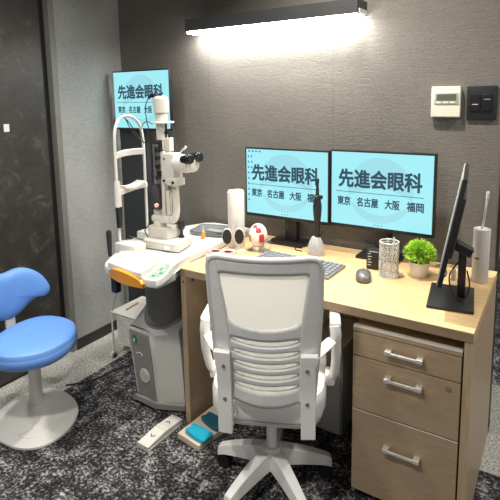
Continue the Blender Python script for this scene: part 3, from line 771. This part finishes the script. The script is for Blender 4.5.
# ------------------------------------------------------------------ slit lamp
S = thing('slit_lamp', 'cream slit lamp microscope with white chin rest on the instrument table', 'instrument', (-.2,.13,TZ))
def sp(name, bm, m, parent=None, **k): return obj(name, bm, m, parent or S, world=True, **k)
b = BM(); poly_prism(b, [(-.268,.062),(-.245,.050),(-.075,.066),(-.062,.080),(-.090,.200),(-.105,.212),(-.335,.236),(-.352,.222)], TZ+.006, TZ+.044, .006); sp('base_unit', b, 'cream')
b = BM()
for k in range(3): b = BM(); box2(b, (-.235+k*.022,.0505+k*.0015,TZ+.020), (-.222+k*.022,.054+k*.0015,TZ+.027)); sp('base_mark', b, 'lightgrey', smooth=False)
b = BM(); box2(b, (-.135,.0575,TZ+.012), (-.105,.061,TZ+.030)); sp('rating_label', b, 'paper', smooth=False)
b = BM(); poly_prism(b, [(-.252,.088),(-.152,.098),(-.135,.168),(-.155,.178),(-.262,.170),(-.27,.10)], TZ+.044, TZ+.098, .007); sp('carriage_box', b, 'cream')
for yy in (.055,.20):
    b = BM(); cyl(b, (-.40,yy+.03,TZ+.016), (-.27,yy+.01,TZ+.016), .004, 10); cyl(b, (-.40,yy+.045,TZ+.028), (-.27,yy+.025,TZ+.028), .003, 10); sp('rail', b, 'steel')
b = BM(); poly_prism(b, [(-.330,-.055),(-.205,-.055),(-.195,.00),(-.205,.015),(-.30,.015),(-.335,-.01)], TZ+.001, TZ+.047, .007); sp('chin_rest_base', b, 'white')
b = BM(); box2(b, (-.40,.15,TZ+.001), (-.33,.235,TZ+.04), bev=.006); sp('chin_rest_base', b, 'white')
# joystick
b = BM(); lathe(b, [(0,0),(.014,0),(.012,.008),(.007,.016),(.0075,.035),(.0165,.048),(.0175,.072),(.015,.078),(0,.080)], c=(-.122,.165,TZ+.043), n=22); sp('joystick', b, 'black', label='black joystick')
# patient grip
b = BM(); lathe(b, [(0,0),(.0075,0),(.0085,.012),(.011,.06),(.0125,.10),(.011,.116),(0,.120)], c=(-.312,-.100,TZ-.002), n=18); sp('patient_grip', b, 'rubber', label='black grip handle')
# chin rest frame
A, B_ = Vector((-.316,-.035,0)), Vector((-.362,.188,0))
ctrl = [A+Vector((0,0,TZ+.04)), A+Vector((0,0,1.0)), A+Vector((0,0,1.22)), A.lerp(B_,.03)+Vector((0,0,1.30)), A.lerp(B_,.16)+Vector((0,0,1.345)), A.lerp(B_,.40)+Vector((0,0,1.362)),
        A.lerp(B_,.66)+Vector((0,0,1.352)), A.lerp(B_,.88)+Vector((0,0,1.315)), A.lerp(B_,.98)+Vector((0,0,1.25)), B_+Vector((0,0,1.15)), B_+Vector((0,0,1.0)), B_+Vector((0,0,TZ+.03))]
b = BM(); tube(b, curve_pts(ctrl, 8), .0070, 12); cf = sp('chin_rest_frame', b, 'pot')
b = BM(); tube(b, [A+Vector((.002,0,.96)), A+Vector((.002,0,1.065))], [.016,.014], 14); tube(b, [A+Vector((.002,0,1.065)), A+Vector((.002,0,1.075))], .012, 14); sp('height_sleeve', b, 'pot', cf)
b = BM(); tube(b, [A+Vector((.004,0,.865)), A+Vector((.004,0,.955))], [.0125,.0145], 14); sp('height_knob', b, 'black', cf, label='black sleeve')
def band(z, sag, hh, thk, name, bow):
    b = BM(); n = 16; fr = []
    for k in range(n+1):
        u = k/n; p = A.lerp(B_, u); q = p+Vector((-bow*math.sin(PI*u),0,0)); zz = z-sag*math.sin(PI*u)
        fr.append((q, zz, hh))
    r_ = [[b.verts.new((q.x-thk, q.y, zz-h_/2)), b.verts.new((q.x-thk, q.y, zz+h_/2)), b.verts.new((q.x+thk, q.y, zz+h_/2)), b.verts.new((q.x+thk, q.y, zz-h_/2))] for q, zz, h_ in fr]
    for a, c in zip(r_, r_[1:]):
        for k in range(4): b.faces.new((a[k], a[(k+1)%4], c[(k+1)%4], c[k]))
    b.faces.new(r_[0]); b.faces.new(r_[-1][::-1])
    return sp(name, b, 'pot', cf, bev=.003)
band(1.187, -.002, .030, .006, 'forehead_band', .03)
band(1.022, -.004, .024, .016, 'chin_bar', .0)
b = BM(); n = 16; r_ = []
for k in range(n+1):
    u = k/n; p = A.lerp(B_, .16+.68*u); zz = 1.038+.012*(2*u-1)**2
    r_.append([b.verts.new((p.x-.03, p.y, zz-.014)), b.verts.new((p.x-.03, p.y, zz)), b.verts.new((p.x+.03, p.y, zz)), b.verts.new((p.x+.03, p.y, zz-.014))])
for a, c in zip(r_, r_[1:]):
    for k in range(4): b.faces.new((a[k], a[(k+1)%4], c[(k+1)%4], c[k]))
b.faces.new(r_[0]); b.faces.new(r_[-1][::-1]); sp('chin_cup', b, 'pot', cf, bev=.003)
# illumination arm, L-shaped lower arm
b = BM(); box2(b, (-.250,.100,.868), (-.145,.145,.900), bev=.010); tube(b, curve_pts([(-.165,.125,.880),(-.135,.128,.885),(-.118,.130,.925),(-.118,.130,1.02),(-.120,.130,1.13)]), .0155, 14, squash=(1,1.1)); sp('microscope_arm', b, 'cream')
b = BM(); lathe(b, [(0,0),(.030,0),(.032,.004),(.030,.026),(.022,.03),(0,.03)], c=(-.215,.125,TZ+.094), n=26); sp('pivot', b, 'creamdark')
b = BM(); box2(b, (-.243,.112,.90), (-.205,.135,.925), bev=.004); box2(b, (-.192,.116,.892), (-.172,.140,1.20), bev=.005); sp('lamp_arm', b, 'cream')
b = BM(); box2(b, (-.166,.118,.905), (-.148,.138,1.02), bev=.004); sp('prism_cover', b, 'creamdark')
b = BM(); box2(b, (-.238,.098,.935), (-.198,.138,1.035), bev=.004); box2(b, (-.232,.104,1.035), (-.206,.130,1.05)); sp('slit_housing', b, 'darkgrey')
b = BM(); lathe(b, [(0,0),(.010,0),(.010,.012),(.006,.016),(0,.016)], c=(-.203,.096,.953), axis=(.4,-1,0), n=16); sp('slit_knob', b, 'pink')
b = BM(); cyl(b, (-.225,.12,1.05), (-.225,.12,1.115), .0025, 8); sph(b, (-.225,.12,1.118), .006, 12, 8); cyl(b, (-.238,.125,1.03), (-.238,.125,1.23), .003, 8); cyl(b, (-.240,.125,1.222), (-.19,.13,1.228), .004, 8); sp('control_rods', b, 'steel')
b = BM(); box2(b, (-.206,.108,1.085), (-.186,.134,1.11), bev=.003)
for zz in (1.08,1.13,1.17,1.205): cyl(b, (-.200,.100,zz), (-.200,.135,zz), .011, 14)
cyl(b, (-.22,.110,1.235), (-.18,.118,1.240), .006, 10); cyl(b, (-.19,.12,1.20), (-.19,.12,1.25), .010, 12); sp('filter_dials', b, 'black')
# vertical lamp housing (white stepped cylinders)
b = BM(); lathe(b, [(0,1.205),(.018,1.205),(.021,1.25),(.025,1.252),(.026,1.325),(.018,1.328)], c=(-.193,.138,0), n=28); 
b2v = BM()
lh = sp('lamp_tube', b, 'cream')
b = BM(); lathe(b, [(0,1.326),(.047,1.326),(.048,1.330),(.046,1.334),(0,1.335)], c=(-.183,.14,0), n=32); sp('collar_disc', b, 'pot', lh)
b = BM(); lathe(b, [(0,1.334),(.028,1.334),(.029,1.372),(.034,1.374),(.035,1.420),(.034,1.438),(.024,1.448),(0,1.450)], c=(-.193,.138,0), n=30); sp('lamp_cap', b, 'cream', lh)
b = BM(); box2(b, (-.180,.128,1.198), (-.142,.158,1.262), bev=.004); sp('tower_block', b, 'cream')
b = BM(); cyl(b, (-.165,.135,1.262), (-.165,.135,1.30), .005, 10); box(b, (-.160,.134,1.285), (.022,.012,.014), bev=.002); cyl(b, (-.165,.135,1.30), (-.165,.135,1.326), .004, 8); tube(b, curve_pts([(-.155,.134,1.30),(-.145,.134,1.27),(-.15,.134,1.262)]), .003, 8); sp('lever', b, 'black')
# microscope
b = BM(); box2(b, (-.170,.098,1.055), (-.098,.162,1.195), bev=.008); sp('microscope_body', b, 'cream')
b = BM(); box2(b, (-.135,.092,1.050), (-.075,.150,1.085), bev=.005); sp('lower_block', b, 'cream')
b = BM(); cyl(b, (-.098,.088,1.066), (-.098,.094,1.066), .007, 14); cyl(b, (-.155,.094,1.07), (-.155,.10,1.07), .006, 14); cyl(b, (-.150,.094,1.17), (-.150,.099,1.17), .004, 12); sp('screw', b, 'black')
b = BM(); lathe(b, [(0,0),(.030,0),(.038,.006),(.041,.030),(.040,.075),(.034,.090),(0,.092)], c=(-.112,.130,1.150), axis=(1,0,.0), n=30, sy=1.0, sx=1.02); sp('magnification_drum', b, 'pot')
b = BM(); lathe(b, [(0,0),(.032,0),(.034,.01),(.032,.035),(.024,.04),(0,.04)], c=(-.052,.150,1.145), axis=(.8,-.2,-.05), n=26); sp('binocular_body', b, 'pot')
for dy, dz_ in ((-.032,0),(.032,.002)):
    b = BM(); lathe(b, [(0,0),(.017,0),(.019,.01),(.0195,.022),(.022,.024),(.0225,.040),(.019,.044),(.020,.052),(.017,.054),(0,.050)], c=(-.048,.135+dy,1.172+dz_), axis=(1,-.05,.08), n=24); sp('eyepiece', b, 'blackgloss')
b = BM(); cyl(b, (-.10,.155,1.198), (-.085,.155,1.212), .005, 10); cyl(b, (-.085,.155,1.21), (-.07,.155,1.222), .006, 10); sp('release_knob', b, 'steel')
# fixation lamp and loose wires on top
b = BM(); tube(b, curve_pts([(-.248,.12,1.440),(-.225,.122,1.452),(-.20,.128,1.452),(-.185,.132,1.446)]), [.006]*8*3+[.006], 8); box(b, (-.222,.122,1.450), (.034,.016,.015), bev=.003); sp('connector', b, 'black')
b = BM(); tube(b, curve_pts([(-.248,.118,1.442),(-.262,.11,1.40),(-.248,.10,1.34),(-.236,.10,1.29),(-.245,.10,1.245),(-.275,.09,1.245),(-.30,.08,1.285),(-.318,.06,1.33),(-.345,.04,1.368)]), .0022, 8)
tube(b, curve_pts([(-.345,.04,1.368),(-.335,.05,1.355),(-.31,.06,1.30),(-.295,.08,1.26)]), .002, 8)
tube(b, curve_pts([(-.222,.11,1.322),(-.250,.10,1.335),(-.272,.09,1.31),(-.275,.09,1.27),(-.262,.09,1.235)]), .0018, 8)
tube(b, curve_pts([(-.262,.118,1.0),(-.262,.10,.92),(-.25,.085,.86),(-.272,.08,.83),(-.25,.075,.80)]), .0025, 8); sp('cable', b, 'rubber')
b = BM(); tube(b, curve_pts([(-.15,.14,1.335),(-.128,.142,1.30),(-.118,.142,1.24),(-.108,.145,1.205)]), .0018, 8); sp('thin_wire', b, 'darkgrey')

# ------------------------------------------------------------------ white perforated rack behind the table
t = thing('wire_rack', 'low white perforated metal rack on thin legs beside the instrument table', 'rack', (-.60,.32,0))
x0,x1,y0,y1,zt = -.705,-.505,.215,.462,.275
b = BM(); box2(b, (x0,y0,zt-.006), (x1,y1,zt), bev=.002); obj('shelf', b, 'white', t, world=True)
def perforated(p0, ux, W_, H_, nx, nz):
    b = BM(); grid = [[b.verts.new(Vector(p0)+Vector(ux)*(W_*i/nx)+Vector((0,0,-H_*j/nz))) for i in range(nx+1)] for j in range(nz+1)]
    for j in range(nz):
        for i in range(nx): b.faces.new((grid[j][i], grid[j][i+1], grid[j+1][i+1], grid[j+1][i]))
    return b
o = obj('front_grille', perforated((-.655,y0+.004,zt-.006), (1,0,0), .148, .165, 10, 14), 'white', t, world=True, smooth=False); md = o.modifiers.new('w','WIREFRAME'); md.thickness = .0085
o = obj('side_grille', perforated((-.655,y0+.004,zt-.006), (0,1,0), .232, .165, 14, 14), 'white', t, world=True, smooth=False); md = o.modifiers.new('w','WIREFRAME'); md.thickness = .0085
b = BM(); box2(b, (-.655,y0+.004,zt-.175), (-.507,y1-.01,zt-.171)); obj('lower_shelf', b, 'white', t, world=True, smooth=False)
for x, y in ((x0+.006,y0+.006),(x1-.006,y0+.006),(x0+.006,y1-.006),(x1-.006,y1-.006)):
    b = BM(); tube(b, [(x,y,zt-.004),(x,y,.035)], .0055, 10); lg = obj('leg', b, 'white', t, world=True)
    b = BM(); cyl(b, (x-.007,y,.022), (x+.007,y,.022), .020, 18); obj('caster', b, 'pot', lg, world=True)
    b = BM(); cyl(b, (x-.008,y,.014), (x+.008,y,.014), .014, 14); obj('caster_tyre', b, 'darkgrey', lg, world=True)
b = BM(); cyl(b, (0,-.05,.0055), (0,.05,.0055), .0055, 8)
o = single('beige_stick', b, 'beige', 'short beige stick lying on the white rack', 'stick', (0,0,0)); o.location = (-.640,.318,zt); o.rotation_euler = (0,0,.12)

# ------------------------------------------------------------------ foot switches on the floor
t = thing('foot_switch', 'white two-pad foot switch with arrow marks on the dark carpet', 'foot switch', (-.03,-.125,0), math.atan2(.19,.008)-PI/2+.02)
# local Y along its length (0.20 m), bent like a shallow V
def wedge(y0,y1,z0,z1):
    b = BM(); W2 = .032
    v = [b.verts.new(p) for p in [(-W2,y0,.0),(W2,y0,0),(W2,y1,0),(-W2,y1,0),(-W2,y0,z0),(W2,y0,z0),(W2,y1,z1),(-W2,y1,z1)]]
    for q in ((0,3,2,1),(4,5,6,7),(0,1,5,4),(1,2,6,5),(2,3,7,6),(3,0,4,7)): b.faces.new([v[k] for k in q])
    return b
b = wedge(-.105,.105,.013,.013); obj('base', b, 'lightgrey', t, bev=.003)
def padw(y0,y1,z0,z1):
    b = BM(); W2 = .031
    v = [b.verts.new(p) for p in [(-W2,y0,.016),(W2,y0,.016),(W2,y1,.016),(-W2,y1,.016),(-W2,y0,z0),(W2,y0,z0),(W2,y1,z1),(-W2,y1,z1)]]
    for q in ((0,3,2,1),(4,5,6,7),(0,1,5,4),(1,2,6,5),(2,3,7,6),(3,0,4,7)): b.faces.new([v[k] for k in q])
    return b
for y0_, y1_, za, zb, s in ((-.106,-.001,.026,.036,-1),(.001,.106,.036,.028,1)):
    pd = obj('pedal', padw(y0_,y1_,za,zb), 'white', t, bev=.003)
    b = BM(); yc = (y0_+y1_)/2; zc = (za+zb)/2+.0014
    for sx_ in (-1,1): box(b, (sx_*.006, yc-s*.004, zc), (.0035,.018,.001), rot=Matrix.Rotation(sx_*s*.8,3,'Z'))
    obj('arrow_mark', b, 'ink', pd, smooth=False)

t = thing('pedal_board', 'pale wooden wedge board with two blue pedals on the carpet', 'pedal', (.115,.035,0), -.0)
brd = [(.046,-.102),(.172,-.118),(.205,.110),(.062,.135)]
b = BM(); poly_prism(b, brd, 0, .028, .003); obj('board', b, 'boardwood', t, world=True)
def pedal(cx, cy, m, nm, lab, a):
    b = BM(); ol = smooth_outline([(-.052,-.028),(.046,-.034),(.056,0),(.048,.030),(-.050,.026),(-.054,0)], 4)
    pad(b, ol, [(.95,0),(1,.004),(1,.014),(.94,.018),(.5,.0175),(0,.017)])
    bmesh.ops.rotate(b, cent=(0,0,0), matrix=Matrix.Rotation(a,3,'Z'), verts=b.verts); bmesh.ops.translate(b, vec=(cx,cy,.028), verts=b.verts)
    p_ = obj(nm, b, m, t, world=True, label=lab)
    b = BM(); box(b, (0,-.008,.0175), (.06,.018,.002), bev=.0008); bmesh.ops.rotate(b, cent=(0,0,0), matrix=Matrix.Rotation(a,3,'Z'), verts=b.verts); bmesh.ops.translate(b, vec=(cx,cy,.028), verts=b.verts); obj('tread', b, m, p_, world=True)
pedal(.133,-.066,'cyan','pedal','bright cyan pedal',-.13); pedal(.140,.028,'teal','pedal','dark teal pedal',-.22)

# cable on the floor
b = BM(); tube(b, curve_pts([(-.70,-.10,.004),(-.645,-.04,.004),(-.61,.03,.004),(-.60,.10,.004),(-.56,.20,.004),(-.50,.26,.004),(-.40,.28,.004),(-.32,.22,.004)]), .004, 8)
single('cable', b, 'rubber', 'thin black cable lying across the dark carpet near the blue stool', 'cable', (-.6,.05,0))
b = BM(); tube(b, curve_pts([(.34,.52,.7235),(.37,.54,.735),(.39,.57,.760),(.40,.60,.79)]), .0022, 8); tube(b, curve_pts([(.34,.52,.7235),(.31,.50,.724),(.32,.46,.7235),(.36,.45,.7235)]), .0022, 8)
single('cable', b, 'rubber', 'thin black cable behind the left monitor stand', 'cable', (.35,.52,.72))
b = BM(); tube(b, curve_pts([(.93,.56,.7235),(.96,.55,.73),(.985,.50,.7235),(.99,.44,.7235),(.97,.47,.7235)]), .0022, 8)
single('cable', b, 'rubber', 'thin dark cable on the desk behind the potted plant', 'cable', (.95,.5,.72))

# ------------------------------------------------------------------ white office chair
CH = thing('office_chair', 'white office chair with mesh back and slotted grey back frame', 'chair', (.478,-.062,0), .42)
def cp_(name, bm, m, parent=None, **k): return obj(name, bm, m, parent or CH, **k)
XC = .015
def ty(z): return -.225-.060*max(0,(z-.50)/.48)
def interp(pts, z):
    if z <= pts[0][0]: return pts[0][1]
    for (a, wa), (c, wc) in zip(pts, pts[1:]):
        if z <= c: return wa+(wc-wa)*(z-a)/(c-a)
    return pts[-1][1]
def hwid(z): return interp([(.42,.150),(.48,.156),(.62,.168),(.80,.177),(.97,.180)], z)
def bpt(x, z, off=0):
    u = max(-1.05,min(1.05,x/.182)); return Vector((XC+x, ty(z)-.035*(1-u*u)+.03+off, z))
# central bars between the openings: each (z_low(u), z_high(u), half width)
zt = lambda u: .947+.006*u*u
slots = [.668,.627,.586,.545,.504]
def s_mid(zc, u): return zc-.006+.013*u*u
def s_h(u): return .0118*max(0.0, 1-u**6)**.5
whw = lambda z: interp([(.70,.113),(.74,.117),(.90,.141)], z)
def wtop(u): return .902-.010*max(0, abs(u)-.9)*10*.6
def wbot(u): return .713+.022*u*u+.010*max(0, abs(u)-.88)*8
bars = [(lambda u: wtop(u), zt)]
bars.append((lambda u: s_mid(slots[0],u)+s_h(u), lambda u: wbot(u)))
for a_s, b_s in zip(slots, slots[1:]):
    bars.append((lambda u, b_s=b_s: s_mid(b_s,u)+s_h(u), lambda u, a_s=a_s: s_mid(a_s,u)-s_h(u)))
bars.append((lambda u: .430+.020*u*u, lambda u: s_mid(slots[-1],u)-s_h(u)))
def inner(z): return interp([(.42,.104),(.68,.111),(.72,.1135),(.75,.118),(.90,.141),(.96,.146)], z)
b = BM()
def sheet(fn, nx, nz):
    vs = [[b.verts.new(fn(i/nx, j/nz)) for i in range(nx+1)] for j in range(nz+1)]
    for j in range(nz):
        for i in range(nx): b.faces.new((vs[j][i], vs[j][i+1], vs[j+1][i+1], vs[j+1][i]))
for lo, hi in bars:
    def fn(a, c, lo=lo, hi=hi):
        u = math.sin((a*2-1)*PI/2); z = lo(u)+(hi(u)-lo(u))*c
        return bpt(u*inner(z), z)
    sheet(fn, 40, 4)
for s in (-1,1):
    def fn(a, c, s=s):
        z = .448+(.952-.448)*c; return bpt(s*(inner(z)-.001+(hwid(z)-inner(z)+.001)*a), z)
    sheet(fn, 5, 50)
o = cp_('back_frame', b, 'chairgrey', label='grey slotted back frame'); md = o.modifiers.new('s','SOLIDIFY'); md.thickness = .014; md.offset = 0
P_ = [(-hwid(z)+.003, z) for z in [.45+.464*k/13 for k in range(14)]]
P_ += [(-.172,.937),(-.158,.949)]+[(-.14+.28*k/10, zt((-.14+.28*k/10)/.18)+.002) for k in range(11)]+[(.158,.949),(.172,.937)]
P_ += [(hwid(z)-.003, z) for z in [.45+.464*k/13 for k in range(13,-1,-1)]]
b = BM(); tube(b, [bpt(x,z,.0) for x,z in P_], .0105, 10); cp_('frame_rim', b, 'lightgrey', o)
def panel(name, z0, z1, hw, off, th_, lab=None):
    b = BM(); pm = [[b.verts.new(bpt((i/20*2-1)*hw(z0+(z1-z0)*j/16), z0+(z1-z0)*j/16, off)) for i in range(21)] for j in range(17)]
    for j in range(16):
        for i in range(20): b.faces.new((pm[j][i], pm[j][i+1], pm[j+1][i+1], pm[j+1][i]))
    o2 = cp_(name, b, 'mesh', label=lab); md = o2.modifiers.new('s','SOLIDIFY'); md.thickness = th_
panel('back_mesh', .700, .915, lambda z: inner(z)+.008, -.001, .003, 'cream white mesh panel')
panel('lumbar_cushion', .475, .694, lambda z: inner(z)+.006, .0085, .002)
for s in (-1,1):
    b = BM(); n = 14; r_ = []
    for k in range(n+1):
        z = .335+(.630-.335)*k/n; xi, xo = .113, (.160 if z < .60 else .168)
        yb_ = ty(z)-.014
        p = [(s*xi+XC, yb_-.006), (s*xo+XC, yb_), (s*xo+XC, yb_+.026), (s*xi+XC, yb_+.018)]
        r_.append([b.verts.new((q[0], q[1], z)) for q in p])
    for a, c in zip(r_, r_[1:]):
        for k in range(4): b.faces.new((a[k], a[(k+1)%4], c[(k+1)%4], c[k]))
    b.faces.new(r_[0]); b.faces.new(r_[-1][::-1])
    box(b, (s*.137+XC, -.160, .346), (.044, .14, .022), bev=.004)
    br = cp_('back_bracket', b, 'chairwhite', bev=.002)
    for z in (.581,.461):
        b = BM(); lathe(b, [(0,0),(.0065,0),(.006,.004),(0,.005)], c=(s*.134+XC, ty(z)-.0175, z), axis=(0,-1,0), n=16); cp_('bolt', b, 'steel', br)
    b = BM()
    pts = curve_pts([(s*.150+XC,-.220,.610),(s*.180+XC,-.18,.618),(s*.212+XC,-.12,.620),(s*.224+XC,-.08,.600)], 6)
    tube(b, pts, .013, 12, squash=(1.6,.7))
    pts = curve_pts([(s*.222+XC,-.115,.672),(s*.226+XC,-.12,.635),(s*.227+XC,-.11,.56),(s*.222+XC,-.085,.49),(s*.212+XC,-.05,.440)], 6)
    tube(b, pts, [.0185]*7+[.0165]*6+[.0150]*6+[.0165]*6, 12, squash=(1.0,1.0))
    box(b, (s*.208+XC,-.05,.448), (.034,.06,.042), bev=.008)
    ar = cp_('arm', b, 'chairwhite')
    b = BM(); box(b, (s*.224+XC,-.050,.672), (.038,.145,.024), bev=.011, seg=4); cp_('arm_pad', b, 'lightgrey' if s > 0 else 'chairwhite', ar)  # left pad coloured white for the light falling on it
so = smooth_outline([(-.175,-.175),(0,-.200),(.175,-.175),(.205,0),(.205,.16),(.16,.235),(0,.25),(-.16,.235),(-.205,.16),(-.205,0)], 5)
so = [Vector((p[0]+.008, p[1])) for p in so]
b = BM(); pad(b, so, [(0,.345),(.9,.345),(.97,.353),(1,.375),(1,.425),(.97,.446),(.85,.454),(0,.452)]); cp_('seat', b, 'chairwhite')
b = BM(); pad(b, so, [(0,.318),(.80,.319),(.93,.328),(.965,.347),(0,.349)]); cp_('seat_pan', b, 'chairgrey')
BX, BY = .012, -.045
b = BM(); box(b, (BX,BY+.02,.312), (.15,.20,.03), bev=.008); cp_('mechanism', b, 'chairwhite')
b = BM(); cyl(b, (BX,BY,.14), (BX,BY,.24), .020, 24); cyl(b, (BX,BY,.235), (BX,BY,.31), .015, 20); cp_('gas_column', b, 'chairwhite')
b = BM(); lathe(b, [(0,.075),(.040,.075),(.044,.085),(.040,.148),(.033,.158),(0,.158)], c=(BX,BY,0), n=28); cp_('hub', b, 'chairwhite')
th0 = math.radians(17)
for k in range(5):
    a = th0+k*2*PI/5; d = Vector((math.cos(a), math.sin(a), 0)); sd = Vector((-d.y, d.x, 0)); O = Vector((BX,BY,0))
    L_ = .214
    b = BM(); r_ = []
    for q in range(11):
        u = min(1, q/9); p = O+d*(.012+L_*u+(.003 if q == 10 else 0)); hw = .033-.013*u; zt_ = .152-.068*u**1.5-(.014 if q == 10 else 0); zb_ = .088-.038*u**1.6
        if q >= 9: zb_ = .046
        r_.append([b.verts.new(p+sd*hw+Vector((0,0,zb_))), b.verts.new(p+sd*hw*.72+Vector((0,0,zt_))), b.verts.new(p-sd*hw*.72+Vector((0,0,zt_))), b.verts.new(p-sd*hw+Vector((0,0,zb_)))])
    for a1_, c1_ in zip(r_, r_[1:]):
        for m_ in range(4): b.faces.new((a1_[m_], a1_[(m_+1)%4], c1_[(m_+1)%4], c1_[m_]))
    b.faces.new(r_[0]); b.faces.new(r_[-1][::-1])
    lg = cp_('leg', b, 'chairwhite', bev=.004)
    b = BM(); c0 = O+d*(.205)
    for s in (-1,1): cyl(b, c0+sd*(s*.018)+Vector((0,0,.027)), c0+sd*(s*.007)+Vector((0,0,.027)), .027, 20)
    box(b, c0+Vector((0,0,.045)), (.022,.022,.030), bev=.004)
    cyl(b, c0+Vector((0,0,.04)), c0+Vector((0,0,.055)), .007, 10); cp_('caster', b, 'black', lg)

# ------------------------------------------------------------------ blue stool
t = thing('blue_stool', 'blue padded stool with wing-shaped backrest on a grey domed base', 'stool', (-.60,-.33,0))
so = smooth_outline([(-.675,-.350),(-.665,-.27),(-.620,-.215),(-.55,-.190),(-.46,-.197),(-.385,-.245),(-.335,-.33),(-.325,-.42),(-.36,-.495),(-.43,-.550),(-.52,-.56),(-.60,-.52),(-.655,-.44)], 4)
def seatf(x, y, z): 
    return (x, y, z)
b = BM(); pad(b, so, [(0,.372),(.80,.374),(.92,.380),(.985,.395),(1.0,.412),(.992,.424),(.975,.430),(.978,.434),(.95,.446),(.85,.456),(.65,.462),(.35,.463),(0,.463)]); obj('seat', b, 'blue', t, world=True)
b = BM(); pad(b, so, [(0,.360),(.70,.360),(.80,.374),(0,.376)]); obj('seat_pan', b, 'stoolgrey', t, world=True)
# backrest: outline in (s,z), bent round the sitter
bo = [(0,.668),(.05,.675),(.10,.662),(.150,.625),(.183,.572),(.190,.535),(.172,.512),(.145,.515),(.105,.500),(.060,.465),(0,.445)]
full = bo+[(-x, z) for x, z in bo[-2:0:-1]]
bo = smooth_outline(full, 4)
def bend(s, z, tt):
    R_ = .34; a = s/R_; r = R_+tt
    return (-.735+R_-r*math.cos(a), -.338+r*math.sin(a), z)
b = BM(); pad(b, bo, [(0,-.022),(.35,-.022),(.65,-.020),(.85,-.014),(.96,-.004),(1,.008),(.97,.020),(.85,.026),(.4,.028),(0,.028)], cen=(0,.56), fn=lambda x,y,z: bend(x,y,z)); obj('backrest', b, 'blue', t, world=True)
b = BM(); box(b, (-.738,-.336,.43), (.012,.045,.12), bev=.003); box2(b, (-.744,-.358,.365), (-.50,-.314,.375), bev=.003); obj('backrest_bar', b, 'stoolgrey', t, world=True)
b = BM(); r_ = []
for z, w1, w2, ox in ((.045,.036,.030,0),(.08,.029,.024,0),(.22,.026,.022,.004),(.366,.028,.024,.008)):
    r_.append([b.verts.new((-.607+ox+w1*math.copysign(abs(math.cos(a))**.6, math.cos(a)), -.322+w2*math.copysign(abs(math.sin(a))**.6, math.sin(a)), z)) for a in [2*PI*(k+.5)/24 for k in range(24)]])
for a, c in zip(r_, r_[1:]):
    for k in range(24): b.faces.new((a[k], a[(k+1)%24], c[(k+1)%24], c[k]))
b.faces.new(r_[0][::-1]); b.faces.new(r_[-1]); obj('column', b, 'stoolgrey', t, world=True)
bs = smooth_outline([(-.81,-.30),(-.765,-.195),(-.68,-.148),(-.57,-.158),(-.475,-.20),(-.410,-.28),(-.385,-.37),(-.405,-.45),(-.47,-.50),(-.56,-.515),(-.66,-.51),(-.76,-.44)], 4)
b = BM(); pad(b, bs, [(0,.0),(.96,.0),(1,.004),(1,.013),(.97,.017),(.93,.020),(.70,.034),(.45,.055),(.25,.068),(0,.070)], cen=(-.625,-.315)); obj('base', b, 'stoolgrey', t, world=True)
b = BM(); v_ = [(-.50,-.475),(-.435,-.33),(-.53,-.30),(-.585,-.42)]
b = BM(); pad(b, smooth_outline([(-.455,-.275),(-.425,-.36),(-.45,-.435),(-.505,-.475),(-.56,-.45),(-.53,-.37),(-.49,-.31)],4), [(0,.020),(1,.022),(.95,.030),(.5,.037),(0,.037)]); obj('foot_pad', b, 'stoolgrey', t, world=True)

# ------------------------------------------------------------------ lights
def area(name, loc, size, power, col=(1,.96,.9), target=None, spread=None):
    l = bpy.data.lights.new(name, 'AREA'); l.shape = 'DISK'; l.size = size; l.energy = power; l.color = col
    if spread: l.spread = spread
    o = bpy.data.objects.new(name, l); COL.objects.link(o); o.location = loc
    if target: o.rotation_euler = (Vector(target)-Vector(loc)).to_track_quat('-Z','Y').to_euler()
    return o
area('ceiling_downlight', (.62,.10,2.46), .10, 19, (1,.94,.85), spread=math.radians(120))
area('ceiling_downlight', (-.42,-.55,2.46), .10, 10, (1,.96,.90), spread=math.radians(130))
area('ceiling_downlight', (.55,-1.35,2.46), .12, 19, (1,.96,.90), spread=math.radians(140))
area('ceiling_downlight', (1.9,.1,2.46), .12, 13, (1,.96,.90), spread=math.radians(140))
area('ceiling_downlight', (-.45,-1.5,2.46), .12, 9, (1,.96,.90), spread=math.radians(140))
area('ceiling_downlight', (1.9,1.7,2.46), .12, 13, (1,.96,.90), spread=math.radians(140))
w_ = bpy.data.worlds.new('room_ambience'); SC.world = w_; w_.use_nodes = True
w_.node_tree.nodes['Background'].inputs[0].default_value = (.84,.83,.80,1); w_.node_tree.nodes['Background'].inputs[1].default_value = .42

# ------------------------------------------------------------------ camera
f, CYp = 489.41, 168.12
yaw, pitch, roll = .5684, -.1440, -.0164
cam = bpy.data.cameras.new('camera'); co = bpy.data.objects.new('camera', cam); COL.objects.link(co)
cp, sp_ = math.cos(pitch), math.sin(pitch)
fw = Vector((-math.sin(yaw)*cp, math.cos(yaw)*cp, sp_)); rt = Vector((math.cos(yaw), math.sin(yaw), 0)); up = rt.cross(fw)
r2 = rt*math.cos(roll)+up*math.sin(roll); u2 = up*math.cos(roll)-rt*math.sin(roll)
mt = Matrix((r2, u2, -fw)).transposed().to_4x4(); mt.translation = Vector((1.3440,-1.5283,1.4367))
co.matrix_world = mt
cam.sensor_width = 36; cam.sensor_fit = 'HORIZONTAL'; cam.lens = f/500*36
cam.shift_x = 0; cam.shift_y = -(250-CYp)/500
cam.clip_start = .02
SC.camera = co
SC.view_settings.view_transform = 'Standard'; SC.view_settings.look = 'None'; SC.view_settings.gamma = 1; SC.view_settings.use_curve_mapping = False
SC.view_settings.exposure = 0.06
